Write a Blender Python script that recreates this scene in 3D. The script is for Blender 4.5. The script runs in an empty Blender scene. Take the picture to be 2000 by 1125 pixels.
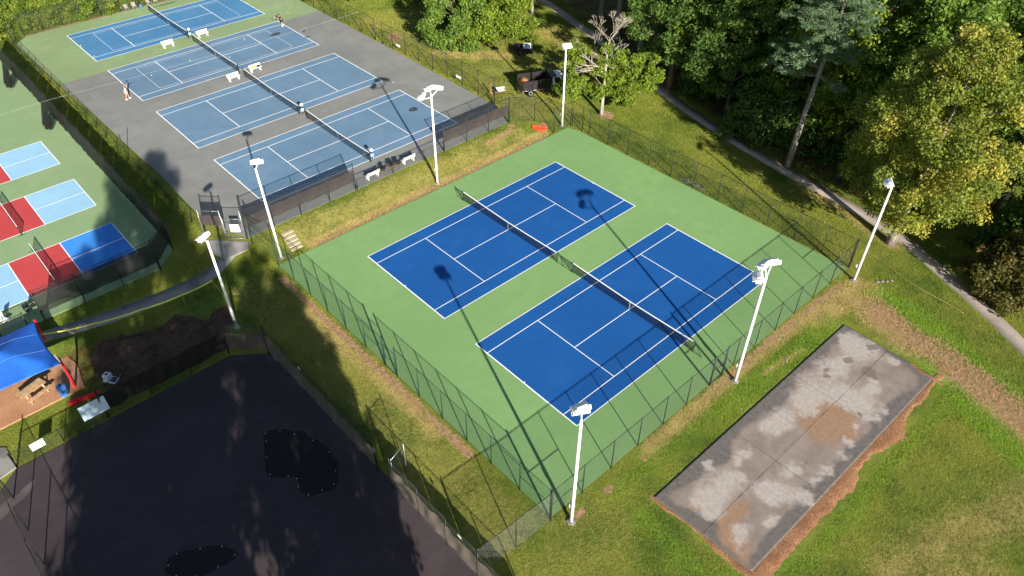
import bpy, math, random
import numpy as np
from mathutils import Vector, Matrix

scene = bpy.context.scene
COL = scene.collection
R_ = math.radians

# ------------------------------------------------------------------ camera
cam_d = bpy.data.cameras.new("camera")
cam = bpy.data.objects.new("camera", cam_d)
COL.objects.link(cam)
cam_d.sensor_width = 36.0
cam_d.lens = 1469.388 / 2000.0 * 36.0
cam_d.clip_start = 0.5
cam_d.clip_end = 3000.0
_r = Vector((0.736739, -0.676164, 0.004215))
_d = Vector((-0.441625, -0.485892, -0.754239))
_f = Vector((0.512037, 0.553816, -0.656587))
CAMP = Vector((-37.9505, -41.7361, 41.9611))
cam.matrix_world = Matrix(((_r.x, -_d.x, -_f.x, CAMP.x), (_r.y, -_d.y, -_f.y, CAMP.y),
                           (_r.z, -_d.z, -_f.z, CAMP.z), (0, 0, 0, 1)))
scene.camera = cam

# ------------------------------------------------------------------ sky, sun, exposure
SUN_AZ, SUN_EL = R_(-110.6), R_(22.3)      # azimuth measured from +X towards +Y
world = bpy.data.worlds.new("World")
scene.world = world
world.use_nodes = True
wn = world.node_tree
wn.nodes.clear()
sky = wn.nodes.new("ShaderNodeTexSky")
sky.sky_type = 'NISHITA'
sky.sun_disc = False
sky.sun_elevation = SUN_EL
sky.sun_rotation = math.pi / 2 - SUN_AZ
sky.air_density = 1.0
sky.dust_density = 0.6
bg = wn.nodes.new("ShaderNodeBackground")
bg.inputs[1].default_value = 0.055
wo = wn.nodes.new("ShaderNodeOutputWorld")
wn.links.new(sky.outputs[0], bg.inputs[0])
wn.links.new(bg.outputs[0], wo.inputs[0])

sun_d = bpy.data.lights.new("sun", 'SUN')
sun_d.energy = 5.0
sun_d.angle = R_(0.55)
sun_d.color = (1.0, 0.93, 0.82)
sun = bpy.data.objects.new("sun", sun_d)
COL.objects.link(sun)
SD = Vector((math.cos(SUN_AZ) * math.cos(SUN_EL), math.sin(SUN_AZ) * math.cos(SUN_EL), math.sin(SUN_EL)))
sun.rotation_euler = SD.to_track_quat('Z', 'Y').to_euler()
sun.location = (0, 0, 80)

scene.view_settings.view_transform = 'Standard'
scene.view_settings.look = 'None'
scene.view_settings.gamma = 1.0
scene.view_settings.use_curve_mapping = False
scene.view_settings.exposure = 1.22
scene.render.engine = 'CYCLES'
scene.cycles.transparent_max_bounces = 24
scene.cycles.max_bounces = 6

# ------------------------------------------------------------------ numpy noise
def _hash(ix, iy, seed):
    h = (ix.astype(np.int64) * 374761393 + iy.astype(np.int64) * 668265263 + seed * 974634777) & 0xFFFFFFFF
    h = ((h ^ (h >> 13)) * 1274126177) & 0xFFFFFFFF
    h = h ^ (h >> 16)
    return (h & 0xFFFFFF) / float(0xFFFFFF)

def vnoise(x, y, seed=0):
    ix, iy = np.floor(x), np.floor(y)
    fx, fy = x - ix, y - iy
    fx = fx * fx * (3 - 2 * fx); fy = fy * fy * (3 - 2 * fy)
    a = _hash(ix, iy, seed); b = _hash(ix + 1, iy, seed)
    c = _hash(ix, iy + 1, seed); d = _hash(ix + 1, iy + 1, seed)
    return (a * (1 - fx) + b * fx) * (1 - fy) + (c * (1 - fx) + d * fx) * fy

def fbm(x, y, s, seed=0, o=4):
    t = 0; amp = 0.5; k = 0
    for i in range(o):
        t = t + amp * vnoise(x / s, y / s, seed + i * 17); k += amp
        amp *= 0.5; s = s / 2.03
    return t / k

def sstep(a, b, x):
    t = np.clip((x - a) / (b - a), 0, 1)
    return t * t * (3 - 2 * t)

# ------------------------------------------------------------------ terrain height
def hz_np(x, y):
    x = np.asarray(x, float); y = np.asarray(y, float)
    t_right = sstep(10.4, 13.6, y)
    t_left = sstep(9.6, 14.4, y)
    w = sstep(-23.5, -19.5, x)
    t_far = sstep(4.0, 18.0, y)
    wr = sstep(17.0, 21.0, x)
    t = t_left * (1 - w) + t_right * w
    t = t * (1 - wr) + t_far * wr
    top = 0.50 + 0.34 * (1 - sstep(-24.2, -21.6, x))
    z = -0.035 + t * (top + 0.035)
    # soft bank on the lawn beyond the concrete pad, falling to the footpath
    z = z + 0.10 * (fbm(x, y, 9.0, 3) - 0.5) * sstep(19.5, 23, x) * (1 - 0)
    return z

def hz(x, y):
    return float(hz_np(np.array([x]), np.array([y]))[0])

# ------------------------------------------------------------------ materials
MATS = {}

def new_mat(name):
    m = bpy.data.materials.new(name)
    m.use_nodes = True
    nt = m.node_tree
    bs = nt.nodes["Principled BSDF"]
    MATS[name] = m
    return m, nt, bs

def N(nt, typ, **kw):
    n = nt.nodes.new(typ)
    for k, v in kw.items():
        setattr(n, k, v)
    return n

def rgb(c):
    return (c[0], c[1], c[2], 1.0)

def noise(nt, scale, detail=4.0, rough=0.55, coord=None, vec_scale=None):
    if coord is None:
        coord = N(nt, "ShaderNodeTexCoord").outputs["Object"]
    if vec_scale:
        mp = N(nt, "ShaderNodeMapping")
        mp.inputs["Scale"].default_value = vec_scale
        nt.links.new(coord, mp.inputs["Vector"])
        coord = mp.outputs[0]
    n = N(nt, "ShaderNodeTexNoise")
    n.inputs["Scale"].default_value = scale
    n.inputs["Detail"].default_value = detail
    n.inputs["Roughness"].default_value = rough
    nt.links.new(coord, n.inputs["Vector"])
    return n.outputs["Fac"]

def ramp(nt, fac, a, b, smooth=True):
    r = N(nt, "ShaderNodeMapRange")
    r.interpolation_type = 'SMOOTHSTEP' if smooth else 'LINEAR'
    r.inputs["From Min"].default_value = a
    r.inputs["From Max"].default_value = b
    nt.links.new(fac, r.inputs["Value"])
    return r.outputs["Result"]

def mix(nt, fac, a, b, blend='MIX'):
    m = N(nt, "ShaderNodeMix", data_type='RGBA', blend_type=blend)
    if isinstance(fac, (int, float)):
        m.inputs[0].default_value = fac
    else:
        nt.links.new(fac, m.inputs[0])
    for i, c in ((6, a), (7, b)):
        if isinstance(c, tuple):
            m.inputs[i].default_value = rgb(c)
        else:
            nt.links.new(c, m.inputs[i])
    return m.outputs[2]

def math_n(nt, op, a, b=None):
    m = N(nt, "ShaderNodeMath", operation=op)
    for i, v in ((0, a), (1, b)):
        if v is None:
            continue
        if isinstance(v, (int, float)):
            m.inputs[i].default_value = v
        else:
            nt.links.new(v, m.inputs[i])
    return m.outputs[0]

def bump(nt, bs, h, strength, dist):
    b = N(nt, "ShaderNodeBump")
    b.inputs["Strength"].default_value = strength
    b.inputs["Distance"].default_value = dist
    nt.links.new(h, b.inputs["Height"])
    nt.links.new(b.outputs[0], bs.inputs["Normal"])

def plain(name, col, rough=0.6, metal=0.0, var=0.12, scale=3.0, spec=0.3):
    """solid colour with a faint grain and wear so nothing is perfectly flat"""
    m, nt, bs = new_mat(name)
    f = noise(nt, scale, 5)
    dark = tuple(max(0, c * (1 - var)) for c in col)
    lite = tuple(min(1, c * (1 + var)) for c in col)
    c = mix(nt, ramp(nt, f, 0.3, 0.7), dark, lite)
    nt.links.new(c, bs.inputs["Base Color"])
    bs.inputs["Roughness"].default_value = rough
    bs.inputs["Metallic"].default_value = metal
    bs.inputs["Specular IOR Level"].default_value = spec
    return m

def court_mat(name, col, faded=0.0, stain=None, stain_amt=0.0, streak=0.0, grain=0.06):
    """acrylic sports coating: fine grit, broad tone drift, drag streaks, optional stains"""
    m, nt, bs = new_mat(name)
    big = noise(nt, 0.09, 4, 0.6)
    mid = noise(nt, 0.9, 5, 0.6)
    fine = noise(nt, 26, 3, 0.6)
    c0 = tuple(x * (1 - 0.05 - faded * 0.1) for x in col)
    c1 = tuple(min(1, x * (1 + 0.05 + faded * 0.1)) for x in col)
    c = mix(nt, ramp(nt, big, 0.3, 0.7), c0, c1)
    c = mix(nt, ramp(nt, mid, 0.35, 0.8), c, tuple(x * (0.95 - faded * 0.06) for x in col))
    g0 = tuple([1 - grain] * 3); g1 = tuple([1 + grain] * 3)
    c = mix(nt, 1.0, c, mix(nt, ramp(nt, fine, 0.25, 0.75), g0, g1), 'MULTIPLY')
    if streak:
        st = noise(nt, 1.0, 4, 0.6, vec_scale=(0.10, 1.6, 1.0))
        c = mix(nt, math_n(nt, 'MULTIPLY', ramp(nt, st, 0.45, 0.75), streak), c, stain)
    if stain_amt:
        sb = noise(nt, 0.35, 6, 0.62)
        c = mix(nt, math_n(nt, 'MULTIPLY', ramp(nt, sb, 0.48, 0.66), stain_amt), c, stain)
    nt.links.new(c, bs.inputs["Base Color"])
    bs.inputs["Roughness"].default_value = 0.85
    bs.inputs["Specular IOR Level"].default_value = 0.2
    bump(nt, bs, fine, 0.25, 0.004)
    return m

def grass_colour(nt):
    """shared colour of lawn sheet and lawn blades: object coordinates + painted site masks"""
    at = N(nt, "ShaderNodeAttribute", attribute_name="site")
    sp = N(nt, "ShaderNodeSeparateColor")
    nt.links.new(at.outputs["Color"], sp.inputs[0])
    a_dirt, a_dry, a_lush = sp.outputs
    litter = at.outputs["Alpha"]
    big = noise(nt, 0.11, 5, 0.6)
    mid = noise(nt, 0.55, 6, 0.65)
    sml = noise(nt, 3.2, 5, 0.65)
    fin = noise(nt, 17, 4, 0.7)
    g = mix(nt, ramp(nt, mid, 0.36, 0.66), (0.066, 0.108, 0.016), (0.120, 0.158, 0.024))
    g = mix(nt, ramp(nt, big, 0.40, 0.64), g, (0.172, 0.190, 0.033))
    g = mix(nt, math_n(nt, 'MULTIPLY', ramp(nt, sml, 0.52, 0.74), 0.45), g, (0.215, 0.180, 0.060))
    dryf = math_n(nt, 'MULTIPLY', a_dry, ramp(nt, math_n(nt, 'ADD', sml, math_n(nt, 'MULTIPLY', a_dry, 0.25)), 0.45, 0.72))
    g = mix(nt, dryf, g, mix(nt, ramp(nt, mid, 0.35, 0.65), (0.26, 0.205, 0.078), (0.345, 0.265, 0.110)))
    lf = math_n(nt, 'MULTIPLY', a_lush, ramp(nt, sml, 0.30, 0.60))
    g = mix(nt, lf, g, (0.125, 0.225, 0.020))
    df = ramp(nt, math_n(nt, 'ADD', a_dirt, math_n(nt, 'MULTIPLY', math_n(nt, 'SUBTRACT', sml, 0.5), 1.1)), 0.38, 0.62)
    g = mix(nt, df, g, mix(nt, ramp(nt, sml, 0.35, 0.65), (0.235, 0.140, 0.082), (0.33, 0.215, 0.130)))
    lt = math_n(nt, 'MULTIPLY', litter, ramp(nt, mid, 0.25, 0.60))
    g = mix(nt, lt, g, mix(nt, ramp(nt, sml, 0.4, 0.65), (0.050, 0.034, 0.016), (0.135, 0.078, 0.030)))
    g = mix(nt, 1.0, g, mix(nt, ramp(nt, fin, 0.2, 0.8), (0.70, 0.70, 0.66), (1.40, 1.38, 1.32)), 'MULTIPLY')
    return g, fin, sml

m, nt, bs = new_mat("lawn")
g, fin, sml = grass_colour(nt)
nt.links.new(g, bs.inputs["Base Color"])
bs.inputs["Roughness"].default_value = 0.95
bs.inputs["Specular IOR Level"].default_value = 0.1
bump(nt, bs, math_n(nt, 'ADD', fin, math_n(nt, 'MULTIPLY', sml, 1.5)), 0.8, 0.05)

m, nt, bs = new_mat("lawn_blades")
g, fin, sml = grass_colour(nt)
g = mix(nt, 1.0, g, (1.25, 1.25, 1.15), 'MULTIPLY')
nt.links.new(g, bs.inputs["Base Color"])
bs.inputs["Roughness"].default_value = 0.8
bs.inputs["Specular IOR Level"].default_value = 0.15

court_mat("new_green", (0.175, 0.305, 0.115), 0.35, (0.150, 0.265, 0.105), 0.22, 0.16, grain=0.08)
court_mat("new_blue", (0.0060, 0.078, 0.280), 0.4, (0.012, 0.092, 0.285), 0.35, 0.22, grain=0.15)
court_mat("line_white", (0.80, 0.80, 0.79), grain=0.05)
court_mat("old_green", (0.215, 0.300, 0.140), 0.8, (0.24, 0.27, 0.20), 0.45, 0.25)
court_mat("old_grey", (0.195, 0.200, 0.190), 0.8, (0.245, 0.236, 0.225), 0.45, 0.35)
court_mat("old_blue", (0.118, 0.208, 0.310), 1.0, (0.160, 0.225, 0.295), 0.35, 0.25)
court_mat("old_blue_fresh", (0.062, 0.195, 0.365), 0.6, (0.105, 0.225, 0.360), 0.4, 0.2)
court_mat("pickle_green", (0.215, 0.315, 0.158), 0.6, (0.26, 0.31, 0.19), 0.35)
court_mat("pickle_red", (0.45, 0.055, 0.058), 0.4, (0.50, 0.10, 0.095), 0.3)
court_mat("pickle_sky", (0.27, 0.48, 0.65), 0.3, (0.31, 0.51, 0.65), 0.3)
court_mat("pickle_blue", (0.045, 0.240, 0.68), 0.3, (0.05, 0.23, 0.62), 0.2)
court_mat("fresh_asphalt", (0.049, 0.038, 0.042), 1.0, (0.068, 0.056, 0.059), 0.35, 0.35, grain=0.22)
court_mat("asphalt_patch", (0.0180, 0.0150, 0.0165), 1.0, (0.020, 0.017, 0.018), 0.3, grain=0.2)
court_mat("road_asphalt", (0.12, 0.118, 0.115), 1.0, (0.16, 0.155, 0.145), 0.5, 0.2, grain=0.2)
court_mat("path_concrete", (0.355, 0.300, 0.260), 1.0, (0.23, 0.18, 0.14), 0.7, grain=0.2)
court_mat("path_left_concrete", (0.26, 0.25, 0.235), 1.0, (0.10, 0.09, 0.085), 0.75, grain=0.2)

# weathered slab: dark grey with bleached patches and rust-red silt (stain map lives on the slab mesh)
m, nt, bs = new_mat("pad_concrete")
at = N(nt, "ShaderNodeAttribute", attribute_name="stain")
sp = N(nt, "ShaderNodeSeparateColor"); nt.links.new(at.outputs["Color"], sp.inputs[0])
b3 = noise(nt, 0.9, 6, 0.65); b4 = noise(nt, 3.5, 5, 0.65); fn = noise(nt, 30, 3, 0.6)
c = mix(nt, ramp(nt, b3, 0.3, 0.7), (0.178, 0.142, 0.122), (0.240, 0.192, 0.165))
def edge_of(ch, lo, hi, k=.35):
    return ramp(nt, math_n(nt, 'ADD', ch, math_n(nt, 'MULTIPLY', math_n(nt, 'SUBTRACT', b4, .5), k)), lo, hi)
c = mix(nt, math_n(nt, 'MULTIPLY', edge_of(sp.outputs[1], .12, .95, .5), .8), c, mix(nt, ramp(nt, b4, .35, .65), (0.225, 0.130, 0.072), (0.285, 0.165, 0.090)))
c = mix(nt, edge_of(at.outputs["Alpha"], .3, .75), c, mix(nt, ramp(nt, b4, 0.35, 0.65), (0.088, 0.078, 0.074), (0.130, 0.112, 0.104)))
c = mix(nt, math_n(nt, 'MULTIPLY', edge_of(sp.outputs[0], .20, .95, .6), .80), c, mix(nt, ramp(nt, b4, 0.3, 0.7), (0.315, 0.275, 0.250), (0.415, 0.375, 0.345)))
c = mix(nt, math_n(nt, 'MULTIPLY', edge_of(sp.outputs[2], .4, .6), .75), c, (0.120, 0.098, 0.084))
c = mix(nt, 1.0, c, mix(nt, ramp(nt, fn, 0.2, 0.8), (0.86, 0.86, 0.86), (1.14, 1.14, 1.14)), 'MULTIPLY')
nt.links.new(c, bs.inputs["Base Color"])
bs.inputs["Roughness"].default_value = 0.9
bump(nt, bs, fn, 0.3, 0.006)

def soil(name, a, b, grit=0.5, dist=0.06):
    m, nt, bs = new_mat(name)
    f1 = noise(nt, 0.8, 6, 0.65); f2 = noise(nt, 8, 5, 0.7); f3 = noise(nt, 30, 3, 0.7)
    c = mix(nt, ramp(nt, f1, 0.3, 0.7), a, b)
    c = mix(nt, 1.0, c, mix(nt, ramp(nt, f2, 0.25, 0.75), (1 - grit,) * 3, (1 + grit * 0.8,) * 3), 'MULTIPLY')
    nt.links.new(c, bs.inputs["Base Color"])
    bs.inputs["Roughness"].default_value = 0.95
    bs.inputs["Specular IOR Level"].default_value = 0.1
    bump(nt, bs, math_n(nt, 'ADD', f2, f3), 0.8, dist)
    return m

soil("red_clay", (0.24, 0.115, 0.060), (0.36, 0.19, 0.10))
soil("clay_floor", (0.37, 0.185, 0.100), (0.44, 0.24, 0.14), 0.15, 0.02)
soil("mulch", (0.066, 0.040, 0.028), (0.150, 0.090, 0.060), 0.65, 0.1)
soil("straw", (0.30, 0.20, 0.095), (0.40, 0.28, 0.14), 0.4)
soil("trail_dirt", (0.20, 0.13, 0.08), (0.26, 0.17, 0.11), 0.3)
soil("load_mulch", (0.42, 0.19, 0.06), (0.55, 0.27, 0.10), 0.5)
soil("stone", (0.22, 0.19, 0.16), (0.36, 0.32, 0.27), 0.3)
soil("dark_stone", (0.10, 0.10, 0.10), (0.22, 0.21, 0.20), 0.3)

plain("pole_white", (0.80, 0.79, 0.77), 0.45, 0.0, 0.05, 1.2)
plain("lamp_white", (0.82, 0.81, 0.79), 0.4, 0.0, 0.04, 2.0)
plain("lamp_glass", (0.42, 0.50, 0.56), 0.08, 0.0, 0.1, 2.0, 0.6)
plain("fence_black", (0.016, 0.020, 0.020), 0.55, 0.0, 0.3, 2.0)
plain("fence_green", (0.012, 0.040, 0.030), 0.55, 0.0, 0.25, 2.0)
plain("galvanised", (0.30, 0.31, 0.31), 0.4, 0.6, 0.2, 3.0)
plain("net_post", (0.012, 0.022, 0.018), 0.5)
plain("band_white", (0.80, 0.80, 0.78), 0.8, 0, 0.05)
plain("bench_white", (0.80, 0.79, 0.76), 0.6, 0, 0.06)
plain("chair_wood", (0.30, 0.15, 0.06), 0.6, 0, 0.25)
plain("chair_fabric", (0.010, 0.012, 0.016), 0.8, 0, 0.2)
plain("lounge_grey", (0.20, 0.19, 0.18), 0.7, 0, 0.15)
plain("truck_white", (0.78, 0.78, 0.77), 0.3, 0, 0.06, 1.5, 0.5)
plain("truck_black", (0.012, 0.011, 0.012), 0.45, 0, 0.4, 2.0, 0.4)
plain("dump_grey", (0.014, 0.013, 0.014), 0.6, 0, 0.35, 1.2)
plain("chassis", (0.13, 0.10, 0.085), 0.7, 0, 0.5, 5.0)
plain("tyre", (0.012, 0.012, 0.012), 0.85, 0, 0.2)
plain("rim_white", (0.70, 0.69, 0.66), 0.5, 0, 0.1)
plain("glass_dark", (0.015, 0.02, 0.026), 0.05, 0, 0.1, 1.0, 0.6)
plain("reflector_red", (0.55, 0.06, 0.04), 0.4)
plain("trailer_load", (0.42, 0.52, 0.58), 0.35, 0, 0.3, 2.0)
plain("barrow_grey", (0.52, 0.48, 0.45), 0.5, 0, 0.15)
plain("orange_red", (0.70, 0.065, 0.02), 0.45, 0, 0.2)
plain("canopy_red", (0.55, 0.012, 0.018), 0.5, 0, 0.2)
plain("beam_red", (0.50, 0.010, 0.018), 0.5, 0, 0.25)
plain("barrel_blue", (0.055, 0.20, 0.52), 0.45, 0, 0.2)
plain("cart_white", (0.62, 0.70, 0.78), 0.45, 0, 0.2, 4)
plain("cart_dark", (0.05, 0.06, 0.08), 0.5)
plain("sign_white", (0.82, 0.82, 0.81), 0.5, 0, 0.03)
plain("sign_pale_blue", (0.50, 0.66, 0.76), 0.35, 0, 0.12, 1.5)
plain("sign_ink", (0.12, 0.13, 0.15), 0.6)
plain("tape_yellow", (0.74, 0.84, 0.10), 0.5, 0, 0.15)
plain("rope_tan", (0.36, 0.26, 0.10), 0.8, 0, 0.2)
plain("wire_grey", (0.45, 0.46, 0.46), 0.5)
plain("seam_thread", (0.10, 0.22, 0.55), 0.8)
plain("table_wood", (0.40, 0.27, 0.15), 0.7, 0, 0.25)
plain("skin", (0.45, 0.24, 0.16), 0.6, 0, 0.08)
plain("cloth_white", (0.78, 0.77, 0.76), 0.9, 0, 0.06)
plain("cloth_dark", (0.030, 0.018, 0.016), 0.9, 0, 0.2)
plain("hair_dark", (0.03, 0.018, 0.012), 0.8)
plain("hair_fair", (0.30, 0.20, 0.11), 0.8)
plain("shoe_white", (0.75, 0.74, 0.72), 0.7)
plain("racket_black", (0.02, 0.02, 0.024), 0.4)
plain("ball_yellow", (0.62, 0.75, 0.14), 0.9)
plain("bag_orange", (0.75, 0.36, 0.05), 0.7)
plain("bag_black", (0.02, 0.02, 0.025), 0.7)
plain("timber_grey", (0.42, 0.36, 0.28), 0.9, 0, 0.3, 6)
plain("cooler_blue", (0.30, 0.48, 0.62), 0.5)

# blue shade fabric: translucent woven cloth
m, nt, bs = new_mat("canopy_blue")
f = noise(nt, 0.6, 5)
c = mix(nt, ramp(nt, f, 0.3, 0.7), (0.005, 0.085, 0.42), (0.010, 0.125, 0.54))
nt.links.new(c, bs.inputs["Base Color"])
bs.inputs["Roughness"].default_value = 0.75

def bark(name, a, b):
    m, nt, bs = new_mat(name)
    f = noise(nt, 2.2, 6, 0.7, vec_scale=(2.2, 2.2, 0.5))
    f2 = noise(nt, 9, 5, 0.7)
    c = mix(nt, ramp(nt, f, 0.35, 0.65), a, b)
    c = mix(nt, math_n(nt, 'MULTIPLY', ramp(nt, f2, 0.5, 0.7), 0.5), c, tuple(x * 0.4 for x in a))
    nt.links.new(c, bs.inputs["Base Color"])
    bs.inputs["Roughness"].default_value = 0.95
    bump(nt, bs, math_n(nt, 'ADD', f, f2), 0.9, 0.05)

bark("bark_brown", (0.085, 0.062, 0.045), (0.17, 0.13, 0.10))
bark("bark_grey", (0.17, 0.15, 0.13), (0.30, 0.27, 0.235))
bark("bark_pale", (0.20, 0.175, 0.14), (0.50, 0.45, 0.37))
bark("bark_mottled", (0.10, 0.085, 0.07), (0.34, 0.30, 0.25))
bark("dead_wood", (0.33, 0.27, 0.21), (0.52, 0.46, 0.38))

def leaf_mat(name, dark, lite, accent=None, trans=0.35):
    """leaf colour varies leaf by leaf and clump by clump (tone attribute)"""
    m, nt, bs = new_mat(name)
    at = N(nt, "ShaderNodeAttribute", attribute_name="tone")
    sp = N(nt, "ShaderNodeSeparateColor")
    nt.links.new(at.outputs["Color"], sp.inputs[0])
    c = mix(nt, sp.outputs[0], dark, lite)
    if accent:
        c = mix(nt, sp.outputs[1], c, accent)
    nt.links.new(c, bs.inputs["Base Color"])
    bs.inputs["Roughness"].default_value = 0.55
    bs.inputs["Specular IOR Level"].default_value = 0.25
    tr = N(nt, "ShaderNodeBsdfTranslucent")
    tc_ = mix(nt, 1.0, c, (1.3, 1.35, 0.7), 'MULTIPLY')
    nt.links.new(tc_, tr.inputs[0])
    ms = N(nt, "ShaderNodeMixShader")
    ms.inputs[0].default_value = trans
    nt.links.new(bs.outputs[0], ms.inputs[1])
    nt.links.new(tr.outputs[0], ms.inputs[2])
    nt.links.new(ms.outputs[0], nt.nodes["Material Output"].inputs[0])

leaf_mat("leaf_dark", (0.042, 0.090, 0.018), (0.115, 0.190, 0.034))
leaf_mat("leaf_mid", (0.068, 0.130, 0.020), (0.180, 0.275, 0.042))
leaf_mat("leaf_bright", (0.090, 0.145, 0.015), (0.215, 0.290, 0.030))
leaf_mat("leaf_yellow", (0.100, 0.140, 0.020), (0.210, 0.245, 0.036), (0.40, 0.355, 0.062))
leaf_mat("leaf_pine", (0.075, 0.130, 0.066), (0.165, 0.250, 0.130))
leaf_mat("leaf_olive", (0.060, 0.066, 0.016), (0.120, 0.112, 0.026), (0.16, 0.11, 0.035))
leaf_mat("leaf_vine", (0.055, 0.105, 0.013), (0.165, 0.230, 0.026), (0.26, 0.27, 0.04))

def wire_mat(name, col, cell, wire, diamond=True, rough=0.6):
    """woven wire / netting: real holes at the real cell size (UV in metres)"""
    m, nt, bs = new_mat(name)
    uv = N(nt, "ShaderNodeUVMap")
    sx = N(nt, "ShaderNodeSeparateXYZ")
    nt.links.new(uv.outputs[0], sx.inputs[0])
    u, v = sx.outputs[0], sx.outputs[1]
    if diamond:
        p = math_n(nt, 'ADD', u, v); q = math_n(nt, 'SUBTRACT', u, v)
    else:
        p, q = u, v
    def line(w):
        s = math_n(nt, 'DIVIDE', w, cell)
        fr = math_n(nt, 'FRACT', math_n(nt, 'ADD', s, 500.0))
        d = math_n(nt, 'ABSOLUTE', math_n(nt, 'SUBTRACT', fr, 0.5))
        return math_n(nt, 'LESS_THAN', d, wire / cell * 0.5)
    fac = math_n(nt, 'MAXIMUM', line(p), line(q))
    bs.inputs["Base Color"].default_value = rgb(col)
    bs.inputs["Roughness"].default_value = rough
    bs.inputs["Specular IOR Level"].default_value = 0.2
    t = N(nt, "ShaderNodeBsdfTransparent")
    ms = N(nt, "ShaderNodeMixShader")
    nt.links.new(fac, ms.inputs[0])
    nt.links.new(t.outputs[0], ms.inputs[1])
    nt.links.new(bs.outputs[0], ms.inputs[2])
    nt.links.new(ms.outputs[0], nt.nodes["Material Output"].inputs[0])

wire_mat("chain_link_black", (0.030, 0.034, 0.034), 0.071, 0.0065)
wire_mat("chain_link_green", (0.022, 0.044, 0.038), 0.071, 0.0078)
wire_mat("chain_link_silver", (0.16, 0.17, 0.17), 0.071, 0.0055)
wire_mat("net_mesh_black", (0.010, 0.011, 0.014), 0.045, 0.0135, False)
wire_mat("screen_black", (0.016, 0.015, 0.016), 0.010, 0.0080, False)
wire_mat("screen_brown", (0.050, 0.040, 0.038), 0.010, 0.0066, False)
wire_mat("screen_grey", (0.130, 0.110, 0.094), 0.010, 0.0080, False)
wire_mat("screen_sheer", (0.012, 0.012, 0.013), 0.010, 0.0056, False)
wire_mat("drape_net", (0.012, 0.013, 0.014), 0.030, 0.014, False)

# ------------------------------------------------------------------ mesh builder
class MB:
    def __init__(self):
        self.v = []; self.f = []; self.uv = []
    def add(self, vs, fs):
        b = len(self.v)
        self.v += [tuple(p) for p in vs]
        self.f += [tuple(i + b for i in q) for q in fs]
        return self
    def box(self, c, s, rz=0.0, M=None):
        hx, hy, hz_ = s[0] / 2, s[1] / 2, s[2] / 2
        ca, sa = math.cos(rz), math.sin(rz)
        vs = []
        for x, y, z in ((-1, -1, -1), (1, -1, -1), (1, 1, -1), (-1, 1, -1), (-1, -1, 1), (1, -1, 1), (1, 1, 1), (-1, 1, 1)):
            p = Vector((x * hx, y * hy, z * hz_))
            if M is not None:
                p = M @ p
                vs.append((c[0] + p.x, c[1] + p.y, c[2] + p.z))
            else:
                vs.append((c[0] + ca * p.x - sa * p.y, c[1] + sa * p.x + ca * p.y, c[2] + p.z))
        return self.add(vs, [(0, 3, 2, 1), (4, 5, 6, 7), (0, 1, 5, 4), (1, 2, 6, 5), (2, 3, 7, 6), (3, 0, 4, 7)])
    def tube(self, pts, r, n=8, cap=True):
        pts = [Vector(p) for p in pts]
        rs = r if isinstance(r, (list, tuple)) else [r] * len(pts)
        vs = []; fs = []
        for i, p in enumerate(pts):
            d = (pts[min(i + 1, len(pts) - 1)] - pts[max(i - 1, 0)]).normalized()
            a = d.cross(Vector((0, 0, 1)))
            if a.length < 1e-3:
                a = Vector((1, 0, 0))
            a.normalize(); b = d.cross(a)
            for k in range(n):
                t = 2 * math.pi * k / n
                vs.append(p + a * math.cos(t) * rs[i] + b * math.sin(t) * rs[i])
        for i in range(len(pts) - 1):
            for k in range(n):
                k2 = (k + 1) % n
                fs.append((i * n + k, i * n + k2, (i + 1) * n + k2, (i + 1) * n + k))
        if cap:
            fs.append(tuple(range(n - 1, -1, -1)))
            fs.append(tuple((len(pts) - 1) * n + k for k in range(n)))
        return self.add(vs, fs)
    def prism(self, poly, z0, z1):
        n = len(poly)
        vs = [(p[0], p[1], z0) for p in poly] + [(p[0], p[1], z1) for p in poly]
        fs = [tuple(range(n, 2 * n)), tuple(range(n - 1, -1, -1))]
        for k in range(n):
            k2 = (k + 1) % n
            fs.append((k, k2, n + k2, n + k))
        return self.add(vs, fs)
    def rect(self, x0, x1, y0, y1, z):
        return self.add([(x0, y0, z), (x1, y0, z), (x1, y1, z), (x0, y1, z)], [(0, 1, 2, 3)])
    def lathe(self, prof, c=(0, 0, 0), n=16):
        vs = []; fs = []
        for r, z in prof:
            for k in range(n):
                t = 2 * math.pi * k / n
                vs.append((c[0] + r * math.cos(t), c[1] + r * math.sin(t), c[2] + z))
        for i in range(len(prof) - 1):
            for k in range(n):
                k2 = (k + 1) % n
                fs.append((i * n + k, i * n + k2, (i + 1) * n + k2, (i + 1) * n + k))
        fs.append(tuple(range(n - 1, -1, -1)))
        fs.append(tuple((len(prof) - 1) * n + k for k in range(n)))
        return self.add(vs, fs)
    def mesh(self, name, mat, smooth=False):
        me = bpy.data.meshes.new(name)
        me.from_pydata(self.v, [], self.f)
        me.materials.append(MATS[mat])
        if smooth:
            me.polygons.foreach_set("use_smooth", [True] * len(me.polygons))
        me.update()
        return me
    def build(self, name, mat, parent=None, smooth=False, bevel=0.0):
        o = bpy.data.objects.new(name, self.mesh(name, mat, smooth))
        COL.objects.link(o)
        if parent is not None:
            o.parent = parent
        if bevel:
            b = o.modifiers.new("bevel", 'BEVEL'); b.width = bevel; b.segments = 2; b.limit_method = 'ANGLE'
        return o

def link_mesh(name, me, parent=None, loc=None, rz=0.0):
    o = bpy.data.objects.new(name, me)
    COL.objects.link(o)
    if parent is not None:
        o.parent = parent
    if loc is not None:
        o.location = loc
    o.rotation_euler.z = rz
    return o

def tag(o, label, cat=None, group=None, kind=None):
    o["label"] = label
    if cat: o["category"] = cat
    if group: o["group"] = group
    if kind: o["kind"] = kind
    return o

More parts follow.
